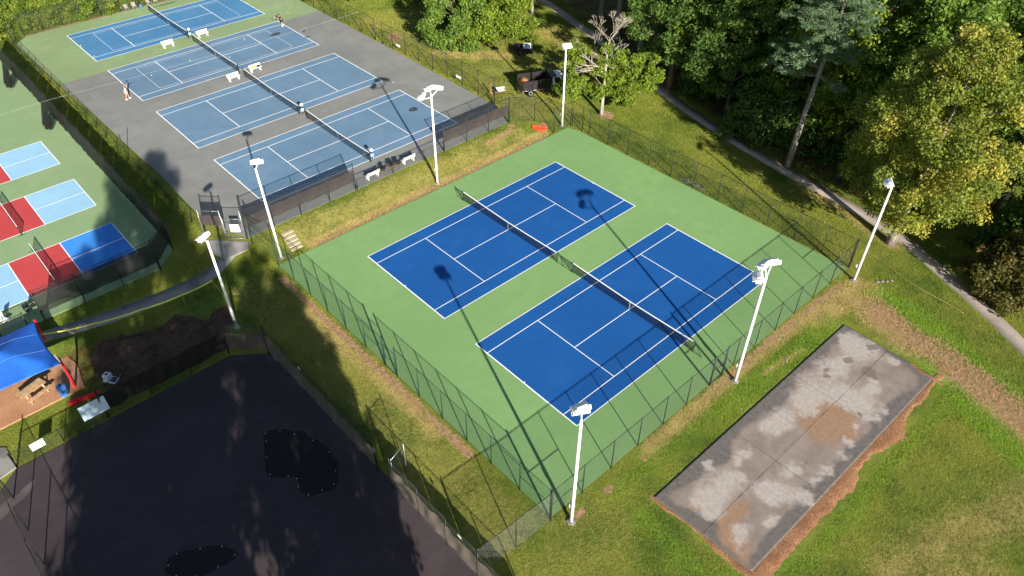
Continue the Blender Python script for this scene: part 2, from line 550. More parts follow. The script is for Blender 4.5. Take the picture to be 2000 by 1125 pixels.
def empty(name, loc, rz=0.0, label=None, cat=None, group=None):
    o = bpy.data.objects.new(name, None)
    o.empty_display_size = 0.3
    COL.objects.link(o)
    o.location = loc
    o.rotation_euler = (0, 0, rz)
    if label: tag(o, label, cat, group)
    return o

def copy_tree(o, parent=None):
    c = o.copy()
    COL.objects.link(c)
    c.parent = parent
    for ch in list(o.children):
        copy_tree(ch, c)
    return c

def panel_mesh(name, mat, p0, p1, z00, z01, z10, z11, wave=0.0, nx=1, nz=1, seed=0):
    """upright sheet from p0 to p1; bottom/top heights at both ends; UV in metres"""
    L = math.hypot(p1[0] - p0[0], p1[1] - p0[1])
    nx_, ny_ = -(p1[1] - p0[1]) / L, (p1[0] - p0[0]) / L
    rnd = random.Random(seed)
    ph = [rnd.uniform(0, 6.28) for _ in range(4)]
    vs = []; uvs = []
    for j in range(nz + 1):
        for i in range(nx + 1):
            s, t = i / nx, j / nz
            zb = z00 * (1 - s) + z10 * s; zt = z01 * (1 - s) + z11 * s
            z = zb * (1 - t) + zt * t
            w = 0.0
            if wave:
                env = math.sin(math.pi * min(1, max(0, s))) ** 0.5 if 0 < s < 1 else 0
                w = wave * env * (0.6 * math.sin(s * 9 + ph[0] + t * 2.5) + 0.4 * math.sin(s * 17 + ph[1] - t * 4) + 0.5 * math.sin(t * 3 + ph[2]))
                if j == 0:
                    z += wave * 0.5 * math.sin(s * 7 + ph[3]) * env
                if j == nz:
                    z -= wave * 0.55 * env
            vs.append((p0[0] + (p1[0] - p0[0]) * s + nx_ * w, p0[1] + (p1[1] - p0[1]) * s + ny_ * w, z))
            uvs.append((s * L, z))
    fs = [(j * (nx + 1) + i, j * (nx + 1) + i + 1, (j + 1) * (nx + 1) + i + 1, (j + 1) * (nx + 1) + i) for j in range(nz) for i in range(nx)]
    me = bpy.data.meshes.new(name)
    me.from_pydata(vs, [], fs)
    ul = me.uv_layers.new(name="UVMap")
    for lp in me.loops:
        ul.data[lp.index].uv = uvs[lp.vertex_index]
    me.materials.append(MATS[mat])
    if wave:
        me.polygons.foreach_set("use_smooth", [True] * len(me.polygons))
    me.update()
    return me

# ================================================================== SETTING
def segd(x, y, pts):
    d = np.full(np.shape(x), 1e9)
    for (ax, ay), (bx, by) in zip(pts[:-1], pts[1:]):
        vx, vy = bx - ax, by - ay
        t = np.clip(((x - ax) * vx + (y - ay) * vy) / (vx * vx + vy * vy), 0, 1)
        d = np.minimum(d, np.hypot(x - ax - t * vx, y - ay - t * vy))
    return d

def band(x, y, pts, r, soft=0.5):
    return 1 - sstep(r - soft * 0.5, r + soft, segd(x, y, pts) + (fbm(x, y, 2.0, 5) - 0.5) * r * 0.9)

PATH_C = [(46, 54), (43.5, 44), (40.6, 33), (38.2, 25), (36.3, 18), (34.1, 12), (31.6, 3.8), (29.6, -4.3), (28.4, -11),
          (27.6, -18), (26.9, -22.5), (25.9, -26.0), (24.4, -29.4), (22.7, -32.9), (20.9, -36.3), (18.9, -39.6), (15.5, -44.4), (11, -50), (2, -60)]

def site_masks(x, y):
    dirt = np.zeros_like(x); dry = np.zeros_like(x); lush = np.zeros_like(x)
    dirt = np.maximum(dirt, 0.64 * band(x, y, [(-18.9, -17.2), (-18.95, -8), (-19.0, 1), (-19.0, 8.0)], 0.32, 0.35))
    dry = np.maximum(dry, 0.9 * band(x, y, [(-19.5, -14), (-19.6, 3)], 0.55, 0.8))
    dry = np.maximum(dry, 0.95 * band(x, y, [(-9.5, -24.9), (2, -24.95), (11, -25.1), (17.6, -25.6)], 0.55, 0.5))
    dirt = np.maximum(dirt, 0.62 * band(x, y, [(-2, -24.65), (8, -24.7), (16, -24.9)], 0.3, 0.3))
    dry = np.maximum(dry, 1.0 * band(x, y, [(10.5, -25.9), (13.5, -26.0), (17.2, -26.8)], 1.0, 0.9))
    dry = np.maximum(dry, 0.95 * band(x, y, [(-14.5, 10.5), (-4, 10.45), (6, 10.45), (15.2, 10.6)], 0.55, 0.5))
    dirt = np.maximum(dirt, 0.75 * band(x, y, [(-14, 9.95), (14.8, 9.95)], 0.22, 0.2))
    dry = np.maximum(dry, 0.55 * band(x, y, [(-15, 12.2), (12, 12.2)], 1.3, 1.0))
    dirt = np.maximum(dirt, 0.70 * band(x, y, [(8.6, 12.6), (12.2, 12.9)], 0.3, 0.4))
    for cx, cy, rr in ((-16.75, -25.15, 0.36), (-14.0, -25.3, 0.3), (-10.5, -25.3, 0.25), (16.0, 11.6, 0.4), (12.9, 13.6, 0.4)):
        dirt = np.maximum(dirt, 0.95 * (1 - sstep(rr * 0.7, rr * 1.5, np.hypot((x - cx) * 0.8, y - cy) + (fbm(x, y, 0.8, 7) - 0.5) * 0.4)))
    dry = np.maximum(dry, 1.0 * band(x, y, [(2.0, -26.3), (4.2, -26.5), (6.5, -27.0)], 0.22, 0.25))
    dirt = np.maximum(dirt, 0.6 * band(x, y, [(2.0, -26.4), (5.4, -26.8)], 0.15, 0.2))
    dry = np.maximum(dry, 0.42 * band(x, y, [(-21.2, -22.5), (-21.2, 8)], 1.8, 1.0))
    dry = np.maximum(dry, 0.35 * band(x, y, [(17.5, 18), (24, 24), (20, 45)], 5.0, 4.0))
    dry = np.maximum(dry, 0.30 * band(x, y, [(-17, -26.5), (-21, -27.5)], 2.0, 2.0))
    # bank between lawn and footpath
    dry = np.maximum(dry, 0.85 * band(x, y, [(14.6, -28.6), (13.6, -31.5), (13.4, -34.5), (12.4, -38), (11.2, -42), (9.5, -46)], 1.3, 1.2))
    dirt = np.maximum(dirt, 0.60 * band(x, y, [(15.2, -28.8), (14.4, -31.5), (14.0, -34.5), (13.2, -38), (12.0, -42), (10.0, -47)], 1.6, 2.6))
    lush = np.maximum(lush, 1.2 * band(x, y, [(16.9, -28.3), (16.9, -30.5), (16.0, -33.5), (14.6, -36.8), (13.5, -39.5)], 0.9, 1.6))
    lush = np.maximum(lush, 1.1 * band(x, y, [(12.4, -34.6), (10.7, -37.0), (9.6, -39.5), (8.6, -42.5)], 0.8, 1.1))
    lush = np.maximum(lush, 0.65 * band(x, y, [(-3, -26.3), (4, -26.5), (11, -26.9)], 0.8, 0.7))
    lush = np.maximum(lush, 0.55 * band(x, y, [(11, -36.9), (4, -36.7), (-9, -36.7), (-14.5, -33.5), (-14, -28)], 0.45, 0.5))
    lush = np.maximum(lush, 0.4 * band(x, y, [(-14, -25.6), (-4, -25.9)], 0.5, 0.6))
    # lawn under the shade trees behind the parked truck
    dry = np.maximum(dry, 0.75 * band(x, y, [(19, 34), (22, 30.5), (25, 28)], 1.4, 1.8))
    dry = np.maximum(dry, 0.7 * band(x, y, [(34.5, 29), (33.5, 24)], 1.6, 2.0))
    dry = np.maximum(dry, 0.8 * band(x, y, [(27.2, -13.5), (26.3, -19), (24.4, -25.5)], 0.6, 0.7))
    dirt = np.maximum(dirt, 0.7 * (1 - sstep(0.6, 1.5, np.hypot(x - 23.2, y - 8.6))))
    dirt = np.maximum(dirt, 0.75 * band(x, y, [(17.3, 41.0), (17.9, 42.8)], 0.7, 0.6))
    dirt = np.maximum(dirt, 0.9 * band(x, y, [(-19.5, 75.75), (-8, 75.8), (6, 75.8)], 0.25, 0.2))
    # worn tan stripe in the field
    dry = np.maximum(dry, 0.7 * band(x, y, [(-6, -40.5), (0, -42), (6, -44.5)], 1.0, 1.8))
    dry = np.maximum(dry, 0.55 * sstep(0.55, 0.68, fbm(x, y, 5.5, 21)) * (y < -36))
    # woodland floor
    side = sstep(0.8, 3.0, segd(x, y, PATH_C)) * (x > np.interp(y, [p[1] for p in PATH_C[::-1]], [p[0] for p in PATH_C[::-1]]))
    litter = side * (1 - sstep(40, 60, y)) * (0.55 + 0.45 * sstep(-26, -20, y)) * sstep(-30, -26, y)
    litter = np.maximum(litter, 0.8 * band(x, y, [(-30, 7.5), (-35, 9)], 2.0, 1.5))
    return np.clip(np.stack([dirt, dry, lush, litter], -1), 0, 1)

# ---- ground: one sheet, fine where the camera looks, coarse out to the horizon
gx = np.unique(np.concatenate([np.linspace(-1500, -60, 14), np.arange(-60, -46, 2.0), np.arange(-46, 42, 0.4), np.arange(42, 110, 2.0), np.linspace(110, 1500, 14)]))
gy = np.unique(np.concatenate([np.linspace(-1500, -64, 14), np.arange(-64, -48, 2.0), np.arange(-48, 20, 0.4), np.arange(20, 80, 0.8), np.arange(80, 140, 3.0), np.linspace(140, 1500, 14)]))
GX, GY = np.meshgrid(gx, gy, indexing='ij')
fx, fy = GX.ravel(), GY.ravel()
gz = hz_np(fx, fy) + 0.022 * (fbm(fx, fy, 1.1, 11) - 0.5)
nx, ny = len(gx), len(gy)
idx = np.arange(nx * ny).reshape(nx, ny)
quads = np.stack([idx[:-1, :-1].ravel(), idx[1:, :-1].ravel(), idx[1:, 1:].ravel(), idx[:-1, 1:].ravel()], -1)

def np_mesh(name, verts, faces, mat, attrs=None, smooth=False):
    me = bpy.data.meshes.new(name)
    k = faces.shape[1]
    me.vertices.add(len(verts)); me.vertices.foreach_set("co", np.asarray(verts, np.float32).ravel())
    me.loops.add(faces.size); me.loops.foreach_set("vertex_index", faces.astype(np.int32).ravel())
    me.polygons.add(len(faces)); me.polygons.foreach_set("loop_start", np.arange(0, faces.size, k, dtype=np.int32))
    me.polygons.foreach_set("loop_total", np.full(len(faces), k, np.int32))
    if smooth:
        me.polygons.foreach_set("use_smooth", np.ones(len(faces), bool))
    for nm, arr in (attrs or {}).items():
        a = me.attributes.new(nm, 'FLOAT_COLOR', 'POINT')
        a.data.foreach_set("color", np.asarray(arr, np.float32).ravel())
    me.materials.append(MATS[mat])
    me.update(calc_edges=True)
    return me

ground = bpy.data.objects.new("ground", np_mesh("ground", np.stack([fx, fy, gz], -1), quads, "lawn", {"site": site_masks(fx, fy)}, True))
COL.objects.link(ground)
tag(ground, "patchy mown lawn and woodland floor around the courts", "ground", kind="structure")

# ---- court surfaces
def slab(name, poly, z, mat, label, cat="court surface", th=0.3):
    o = MB().prism(poly, z - th, z).build(name, mat)
    tag(o, label, cat, kind="structure")
    return o

HL, HD, HS, SV = 11.885, 5.485, 4.115, 6.40

def tennis_lines(parent, cx, cy, z, w=0.065, wb=0.095):
    mb = MB()
    def ln(x0, x1, y0, y1, dz=0.0):
        mb.rect(cx + x0, cx + x1, cy + y0, cy + y1, z + dz)
    ln(-HL, HL, HD - w, HD); ln(-HL, HL, -HD, -HD + w)
    ln(-HL + wb, HL - wb, HS - w / 2, HS + w / 2, .001); ln(-HL + wb, HL - wb, -HS - w / 2, -HS + w / 2, .001)
    ln(-HL, -HL + wb, -HD + w, HD - w); ln(HL - wb, HL, -HD + w, HD - w)
    ln(-SV - w / 2, -SV + w / 2, -HS + w / 2, HS - w / 2); ln(SV - w / 2, SV + w / 2, -HS + w / 2, HS - w / 2)
    ln(-SV + w / 2, SV - w / 2, -w / 2, w / 2)
    ln(-HL + wb, -HL + wb + .12, -w / 2, w / 2); ln(HL - wb - .12, HL - wb, -w / 2, w / 2)
    return mb.build("painted_lines", "line_white", parent)

new_slab = slab("tennis_court", [(-18.28, -24.15), (18.42, -24.15), (18.42, 9.72), (-18.28, 9.72)], 0.0, "new_green",
                "freshly coated green double tennis court with two deep blue playing areas")
for cy in (0.0, -14.81):
    MB().rect(-HL, HL, cy - HD, cy + HD, 0.004).build("playing_area", "new_blue", new_slab)
    tennis_lines(new_slab, 0, cy, 0.008)

ZO = 0.56
OX = [-3.25, -3.22, -3.18, -3.03]
OY = [66.67, 52.12, 37.66, 23.49]
old_poly = [(-18.6, 14.42), (13.1, 14.42), (14.75, 18.6), (15.0, 40.0), (15.1, 75.6), (-19.2, 75.6), (-21.1, 73.6), (-20.7, 56), (-20.2, 30), (-20.4, 19.3)]
old_slab = slab("old_tennis_court", old_poly, ZO, "old_grey", "faded grey surface of the four weathered tennis courts")
MB().add([(-19.1, 75.55, ZO + .004), (-20.95, 73.6, ZO + .004), (-20.7, 57.55, ZO + .004), (15.05, 57.1, ZO + .004), (15.05, 75.55, ZO + .004)],
         [(0, 1, 2, 3, 4)]).build("green_border", "old_green", old_slab)
for i in range(4):
    MB().rect(OX[i] - HL, OX[i] + HL, OY[i] - HD, OY[i] + HD, ZO + .008).build("playing_area", "old_blue_fresh" if i == 0 else "old_blue", old_slab)
    tennis_lines(old_slab, OX[i], OY[i], ZO + .012, 0.085, 0.10)
    if i < 2:   # thin junior-court lines
        mb = MB()
        for s in (-1, 1):
            mb.rect(OX[i] + s * 9.0 - .02, OX[i] + s * 9.0 + .02, OY[i] - 3.6, OY[i] + 3.6, ZO + .011)
        for s in (-1, 1):
            mb.rect(OX[i] - 8.97, OX[i] + 8.97, OY[i] + s * 3.6 - .02, OY[i] + s * 3.6 + .02, ZO + .010)
        mb.build("faint_junior_lines", "line_white", old_slab)
# damp patches left on the old surface
def blob(cx, cy, rx, ry, n=22, seed=0, rot=0.0, rough=0.18):
    rnd = random.Random(seed)
    ph = [rnd.uniform(0, 6.28) for _ in range(3)]
    out = []
    for k in range(n):
        t = 2 * math.pi * k / n
        f = 1 + rough * (0.5 * math.sin(2 * t + ph[0]) + 0.35 * math.sin(3 * t + ph[1]) + 0.3 * math.sin(5 * t + ph[2]))
        x, y = rx * f * math.cos(t), ry * f * math.sin(t)
        out.append((cx + x * math.cos(rot) - y * math.sin(rot), cy + x * math.sin(rot) + y * math.cos(rot)))
    return out
plain("damp_grey", (0.052, 0.062, 0.066), 0.5, 0, 0.2)
for k, (cx, cy, rx, ry) in enumerate([(7.1, 23.9, .62, .45), (6.1, 53.7, .75, .5), (9.5, 52.0, .3, .18), (8.9, 50.0, .4, .2), (12.2, 27.3, .38, .25), (-.6, 74.3, 2.0, .16)]):
    p = blob(cx, cy, rx, ry, 20, k)
    MB().add([(x, y, ZO + .015) for x, y in p], [tuple(range(20))]).build("damp_patch", "damp_grey", old_slab)

ZP = 0.90
pk_slab = slab("pickleball_court", [(-60, 14.95), (-26.5, 14.95), (-24.5, 16.95), (-23.9, 64), (-24.2, 75), (-60, 75)], ZP, "pickle_green",
               "green pickleball court surface with red and blue playing boxes")
for k, cy in enumerate((21.39, 31.25, 41.2)):
    cx = -33.71
    sky_m = "pickle_blue" if k == 0 else "pickle_sky"
    MB().rect(cx + 2.13, cx + 6.705, cy - 3.05, cy + 3.05, ZP + .004).build("service_box", sky_m, pk_slab)
    MB().rect(cx - 6.705, cx - 2.13, cy - 3.05, cy + 3.05, ZP + .004).build("service_box", "pickle_sky", pk_slab)
    MB().rect(cx - 2.13, cx + 2.13, cy - 3.05, cy + 3.05, ZP + .005).build("kitchen_box", "pickle_red", pk_slab)
    mb = MB(); w = .04
    for s in (-1, 1):
        mb.rect(cx - 6.705, cx + 6.705, cy + s * 3.05 - w, cy + s * 3.05 + w, ZP + .009)
        mb.rect(cx + s * 6.705 - w, cx + s * 6.705 + w, cy - 3.0, cy + 3.0, ZP + .010)
        mb.rect(cx + s * 2.13 - w, cx + s * 2.13 + w, cy - 3.0, cy + 3.0, ZP + .010)
        mb.rect(min(cx + s * 2.17, cx + s * 6.66), max(cx + s * 2.17, cx + s * 6.66), cy - w, cy + w, ZP + .009)
    mb.build("painted_lines", "line_white", pk_slab)

court_mat("silt_grey", (0.085, 0.072, 0.070), 1.0, (0.14, 0.125, 0.12), 0.8, 0.5, grain=0.2)
# ---- freshly paved court
asp = slab("asphalt_court", [(-24.12, -40), (-24.12, 0.45), (-26.6, 2.45), (-41.9, 2.35), (-43.2, 1.2), (-60, 1.0), (-60, -40)], 0.0, "fresh_asphalt",
           "newly paved dark asphalt court with two black sealed patches")
p1 = [(-28.4, -5.97), (-27.6, -6.3), (-27.04, -6.89), (-26.3, -7.7), (-25.93, -9.1), (-25.75, -10.6), (-26.11, -12.07), (-26.7, -12.9), (-27.3, -13.3), (-28.1, -12.9), (-28.75, -12.6), (-28.97, -11.87), (-28.6, -11.2), (-28.55, -10.7), (-29.2, -10.2), (-29.88, -9.4), (-29.5, -8.2), (-28.9, -7.1)]
p2 = blob(-35.9, -12.1, 1.9, 1.05, 24, 4, -0.55)
def ragged(p, amp, seed, sub=4):
    rnd = random.Random(seed); out = []
    for (ax, ay), (bx, by) in zip(p, p[1:] + p[:1]):
        for k in range(sub):
            t = k / sub
            out.append((ax + (bx - ax) * t + rnd.uniform(-amp, amp), ay + (by - ay) * t + rnd.uniform(-amp, amp)))
    return out
for p, nd in ((ragged(p1, .07, 2), 13), (ragged(p2, .05, 5, 3), 8)):
    MB().add([(x, y, .005) for x, y in p][::-1], [tuple(range(len(p)))]).build("sealed_patch", "asphalt_patch", asp)
    mb = MB(); cxm = sum(a for a, b in p) / len(p); cym = sum(b for a, b in p) / len(p)
    for k in range(0, len(p), max(1, len(p) // nd)):
        x = cxm + (p[k][0] - cxm) * .93; y = cym + (p[k][1] - cym) * .93
        mb.box((x, y, .013), (.05, .05, .008), .3)
    mb.build("chalk_dots", "line_white", asp)
# drifted silt at the corner of the paving
MB().add([(x, y, .004) for x, y in blob(-43.0, -.3, 1.5, .45, 22, 9, .5, .4)], [tuple(range(22))]).build("silt_stain", "silt_grey", asp)

# ---- concrete pad in the lawn
PALE = [(9.8, -29.2, 1.44), (6.7, -29.5, 1.58), (3.3, -29.5, 1.58), (10.1, -30.5, 1.44), (10.4, -32.6, 0.57), (1.9, -29.8, 1.01), (4.7, -32.6, 1.58), (4.5, -31.3, 1.29), (6.9, -32.5, 0.86), (-0.5, -29.4, 1.15), (-2.0, -29.3, 0.86), (-4.7, -29.2, 0.52), (-5.9, -29.2, 0.57), (-8.5, -28.3, 0.4), (-8.6, -30.1, 1.44), (-9.9, -30.0, 0.92), (-7.2, -30.3, 0.63), (-5.6, -32.7, 1.29), (-6.7, -32.4, 0.86), (-3.2, -32.5, 0.8), (3.9, -34.1, 0.46), (2.5, -34.0, 0.52), (1.1, -34.0, 0.52), (-0.4, -34.0, 0.57), (-1.9, -34.0, 0.52), (-3.2, -34.1, 0.57), (-4.9, -34.2, 0.75), (5.3, -34.0, 0.34), (-9.9, -33.1, 0.86), (-7.9, -33.9, 0.57)]
RUST = [(1.8, -32.4, 1.87), (1.2, -30.9, 1.15), (2.0, -33.2, 1.15), (-11.3, -30.7, 1.29), (-10.9, -33.5, 1.01), (-11.2, -31.9, 1.15), (-9.5, -31.8, 0.86)]
DARK = [(7.8, -29.7, 0.52), (10.7, -30.9, 0.4), (8.0, -31.6, 0.72), (5.8, -29.4, 0.4), (-10.4, -27.6, 0.17), (4.0, -33.2, 0.29), (-2.1, -32.7, 0.14)]
_px = np.linspace(0, 1, 190); _py = np.linspace(0, 1, 64)
_U, _V = np.meshgrid(_px, _py, indexing='ij'); _U, _V = _U.ravel(), _V.ravel()
_c = np.array([(-12.3, -27.6), (11.6, -27.65), (11.3, -35.15), (-12.05, -34.8)])
_xy = (_c[0] * (1 - _U)[:, None] + _c[1] * _U[:, None]) * (1 - _V)[:, None] + (_c[3] * (1 - _U)[:, None] + _c[2] * _U[:, None]) * _V[:, None]
_wx = _xy[:, 0] + 2.6 * (fbm(_xy[:, 0], _xy[:, 1], 2.6, 41, 5) - .5) + .9 * (fbm(_xy[:, 0], _xy[:, 1], .6, 43, 4) - .5)
_wy = _xy[:, 1] + 1.9 * (fbm(_xy[:, 0], _xy[:, 1], 2.6, 57, 5) - .5) + .9 * (fbm(_xy[:, 0], _xy[:, 1], .6, 59, 4) - .5)
def blobs(lst, k=1.0, seed=61):
    out = np.zeros(len(_xy))
    for bx, by, br in lst:
        out += np.exp(-1.1 * ((_wx - bx) ** 2 + ((_wy - by) * 1.1) ** 2) / (br * k) ** 2)
    return np.clip(out * (.55 + .9 * fbm(_xy[:, 0], _xy[:, 1], 1.1, seed, 5)), 0, 1)
_ed = np.minimum(np.minimum(_U * 23.9, (1 - _U) * 23.6), np.minimum(_V * 7.5, (1 - _V) * 7.4))
_edge = 1 - sstep(.1, 1.9, _ed + (fbm(_xy[:, 0], _xy[:, 1], 2.2, 47) - .5) * 2.6)
_st = np.stack([blobs(PALE, 1.0), blobs(RUST, 1.1, 67), blobs(DARK, 1.1, 71), _edge], -1)
_n = len(_xy); _id = np.arange(_n).reshape(190, 64)
_q = np.stack([_id[:-1, :-1].ravel(), _id[:-1, 1:].ravel(), _id[1:, 1:].ravel(), _id[1:, :-1].ravel()], -1)
_rim = np.concatenate([_id[:, 0], _id[-1, 1:], _id[-2::-1, -1], _id[0, -2:0:-1]]); _m = len(_rim)
_rq = np.stack([_rim, np.roll(_rim, -1), _n + np.roll(np.arange(_m), -1), _n + np.arange(_m)], -1)
_top = np.concatenate([_xy, np.full((_n, 1), .004)], 1); _bot = _top[_rim].copy(); _bot[:, 2] = -.2
pad = bpy.data.objects.new("concrete_pad", np_mesh("concrete_pad", np.concatenate([_top, _bot]), np.concatenate([_q, _rq]), "pad_concrete", {"stain": np.concatenate([_st, _st[_rim]])}))
COL.objects.link(pad)
for x0, y0, x1, y1 in ((-4.1, -27.62, -4.05, -34.9), (3.7, -27.63, 3.75, -35.0), (-12.15, -31.3, 11.4, -31.45)):
    n_ = 30; rnd_ = random.Random(int(x0 * 10)); up_ = []; dn_ = []
    for k in range(n_ + 1):
        t = k / n_; L_ = math.hypot(x1 - x0, y1 - y0); ex, ey = -(y1 - y0) / L_, (x1 - x0) / L_; j_ = rnd_.uniform(-.012, .012); w_ = rnd_.uniform(.004, .016)
        px_, py_ = x0 + (x1 - x0) * t, y0 + (y1 - y0) * t
        up_.append((px_ + ex * (j_ + w_), py_ + ey * (j_ + w_), .008)); dn_.append((px_ + ex * (j_ - w_), py_ + ey * (j_ - w_), .008))
    MB().add(up_ + dn_, [(k, n_ + 1 + k, n_ + 2 + k, k + 1) for k in range(n_)]).build("slab_joint", "asphalt_patch", pad)
tag(pad, "old weathered concrete slab with bleached and rusty stains in the lawn", "concrete pad", kind="structure")

def ragged_strip(name, line, w0, w1, z, mat, label, seed, step=0.25, parent=None, rise=0.02):
    """earth strip along a polyline; the outer edge is torn and slightly raised"""
    rnd = random.Random(seed)
    pts = []
    for (ax, ay), (bx, by) in zip(line[:-1], line[1:]):
        L = math.hypot(bx - ax, by - ay); n = max(1, int(L / step))
        for k in range(n):
            pts.append((ax + (bx - ax) * k / n, ay + (by - ay) * k / n))
    pts.append(line[-1])
    vs = []; fs = []; M = 4
    for i, (x, y) in enumerate(pts):
        a = pts[max(i - 1, 0)]; b = pts[min(i + 1, len(pts) - 1)]
        dx, dy = b[0] - a[0], b[1] - a[1]; L = math.hypot(dx, dy); nx_, ny_ = dy / L, -dx / L
        w = w0 + (w1 - w0) * (float(fbm(np.array([i * .25 + seed * 9]), np.array([seed * 1.7]), 3.2, 3, 5)[0] - .5) * 2.2 + .5 + .12 * rnd.uniform(-1, 1))
        for j in range(M + 1):
            t = j / M
            zz = hz(x + nx_ * w * t, y + ny_ * w * t) + z + rise * math.sin(math.pi * t) * (0.5 + rnd.random()) - (0.05 if j == M else 0)
            vs.append((x + nx_ * w * t, y + ny_ * w * t, zz))
    for i in range(len(pts) - 1):
        for j in range(M):
            fs.append((i * (M + 1) + j, i * (M + 1) + j + 1, (i + 1) * (M + 1) + j + 1, (i + 1) * (M + 1) + j))
    o = MB().add(vs, fs).build(name, mat, parent, True)
    if label:
        tag(o, label, "bare earth", kind="structure")
    return o

ragged_strip("clay_border", [(12.0, -35.13), (6, -35.05), (0, -34.96), (-6, -34.87), (-12.4, -34.78)], -0.3, -1.25, 0.03, "red_clay",
             "strip of bare red clay along the long edge of the slab", 3)
ragged_strip("clay_border", [(-12.1, -35.6), (-12.2, -31), (-12.32, -27.3)], -0.05, -0.6, 0.03, "red_clay",
             "narrow strip of crumbled red clay at the short end of the slab", 8)
ragged_strip("clay_border", [(11.45, -33.3), (11.2, -36.0)][::-1], -0.1, -0.9, 0.03, "red_clay", "torn heap of red clay at the slab corner", 12)

def ribbon(name, line, w, z, mat, label, cat, step=0.8):
    pts = [Vector((p[0], p[1])) for p in line]
    # Catmull-Rom
    out = []
    for i in range(len(pts) - 1):
        a, b, c_, d = pts[max(i - 1, 0)], pts[i], pts[i + 1], pts[min(i + 2, len(pts) - 1)]
        n = max(2, int((c_ - b).length / step))
        for k in range(n):
            t = k / n
            out.append(0.5 * ((2 * b) + (c_ - a) * t + (2 * a - 5 * b + 4 * c_ - d) * t * t + (3 * b - a - 3 * c_ + d) * t ** 3))
    out.append(pts[-1])
    vs = []; fs = []
    for i, p in enumerate(out):
        d = (out[min(i + 1, len(out) - 1)] - out[max(i - 1, 0)]).normalized()
        n = Vector((-d.y, d.x))
        e = 0.07 * (float(vnoise(np.array([p.x * 1.3]), np.array([p.y * 1.3]), 31)[0]) - .5)
        for s in (1, -1):
            q = p + n * (s * (w / 2 + e))
            vs.append((q.x, q.y, hz(q.x, q.y) + z)); vs.append((q.x, q.y, hz(q.x, q.y) - .15))
    for i in range(len(out) - 1):
        b = i * 4
        fs += [(b, b + 2, b + 6, b + 4), (b + 1, b, b + 4, b + 5), (b + 2, b + 3, b + 7, b + 6)]
    o = MB().add(vs, fs).build(name, mat, None, True)
    tag(o, label, cat, kind="structure")
    return o

ribbon("path", PATH_C, 1.4, 0.03, "path_concrete", "worn footpath curving between the lawn and the woodland", "path")
road = MB().prism([(48.6, -120), (54.9, -120), (54.9, 130), (48.6, 130)], 0.1, 0.42).build("road", "road_asphalt")
tag(road, "asphalt park road passing behind the shaded trees", "road", kind="structure")
ribbon("path", [(-19.3, 13.9), (-20.4, 13.6), (-21.8, 12.9), (-23.6, 12.0), (-26, 11.85), (-29, 12.0), (-32, 12.35), (-35, 12.9), (-38, 13.4), (-44, 13.6)], 1.1, 0.03,
       "path_left_concrete", "damp stained concrete path below the pickleball fence", "path")
gate_pad = MB().prism([(-21.6, 16.6), (-22.2, 14.9), (-21.6, 12.9), (-19.4, 12.9), (-18.9, 13.9)][::-1], .2, .545).build("path", "path_left_concrete")
tag(gate_pad, "concrete landing in front of the old court entrance gate", "path", kind="structure")
side_path = MB().prism([(-43.6, 6.0), (-41.9, 4.6), (-41.9, 2.4), (-47, 1.2), (-49, 6)][::-1], -.1, .06).build("path", "path_left_concrete")
tag(side_path, "pale concrete path leading to the low fence opening", "path", kind="structure")

def heap(name, poly, h, mat, label, cat, seed, zoff=0.0):
    """low uneven sheet of soil that follows the ground inside an outline"""
    P = np.array(poly); x0, y0 = P.min(0); x1, y1 = P.max(0); st = 0.22
    xs_ = np.arange(x0 - .2, x1 + .4, st); ys_ = np.arange(y0 - .2, y1 + .4, st)
    X, Y = np.meshgrid(xs_, ys_, indexing='ij'); xf, yf = X.ravel(), Y.ravel()
    ins = np.zeros(len(xf), bool); j = len(P) - 1
    for i in range(len(P)):
        c1 = (P[i, 1] > yf) != (P[j, 1] > yf)
        ins ^= c1 & (xf < (P[j, 0] - P[i, 0]) * (yf - P[i, 1]) / (P[j, 1] - P[i, 1] + 1e-12) + P[i, 0]); j = i
    dd = segd(xf, yf, [tuple(p) for p in P] + [tuple(P[0])]); dd = np.where(ins, dd, -dd) + (fbm(xf, yf, 1.2, seed) - .5) * .8
    z = hz_np(xf, yf) - .06 + np.clip(dd / .35, -.5, 1) * .075 + h * sstep(.3, 1.4, dd) * fbm(xf, yf, 1.3, seed + 3) + .03 * (fbm(xf, yf, .5, seed + 9) - .5) + zoff
    n1, n2 = X.shape; id_ = np.arange(n1 * n2).reshape(n1, n2)
    q = np.stack([id_[:-1, :-1].ravel(), id_[1:, :-1].ravel(), id_[1:, 1:].ravel(), id_[:-1, 1:].ravel()], -1)
    q = q[(dd[q].max(1) > -.1)]
    o = bpy.data.objects.new(name, np_mesh(name, np.stack([xf, yf, z], -1), q, mat, None, True))
    COL.objects.link(o)
    tag(o, label, cat, kind="structure")
    return o

heap("mulch_bed", [(-23.7, 8.4), (-24.2, 5.4), (-26.4, 3.6), (-31, 3.4), (-34.9, 3.7), (-35.2, 6.4), (-34.9, 9.6), (-33.2, 10.8), (-31.5, 10.3), (-29.4, 9.4), (-27.6, 10.0), (-26.0, 7.9)],
     .28, "mulch", "dark mulch and turned soil bed beside the light pole", "mulch bed", 5)
clay_fl = MB().prism([(-60, 6.35), (-36.0, 6.6), (-35.6, 9.3), (-36.1, 11.9), (-60, 12.1)], -.1, 0.07).build("clay_floor", "clay_floor")
tag(clay_fl, "packed orange clay floor under the blue shade canopy", "clay floor", kind="structure")

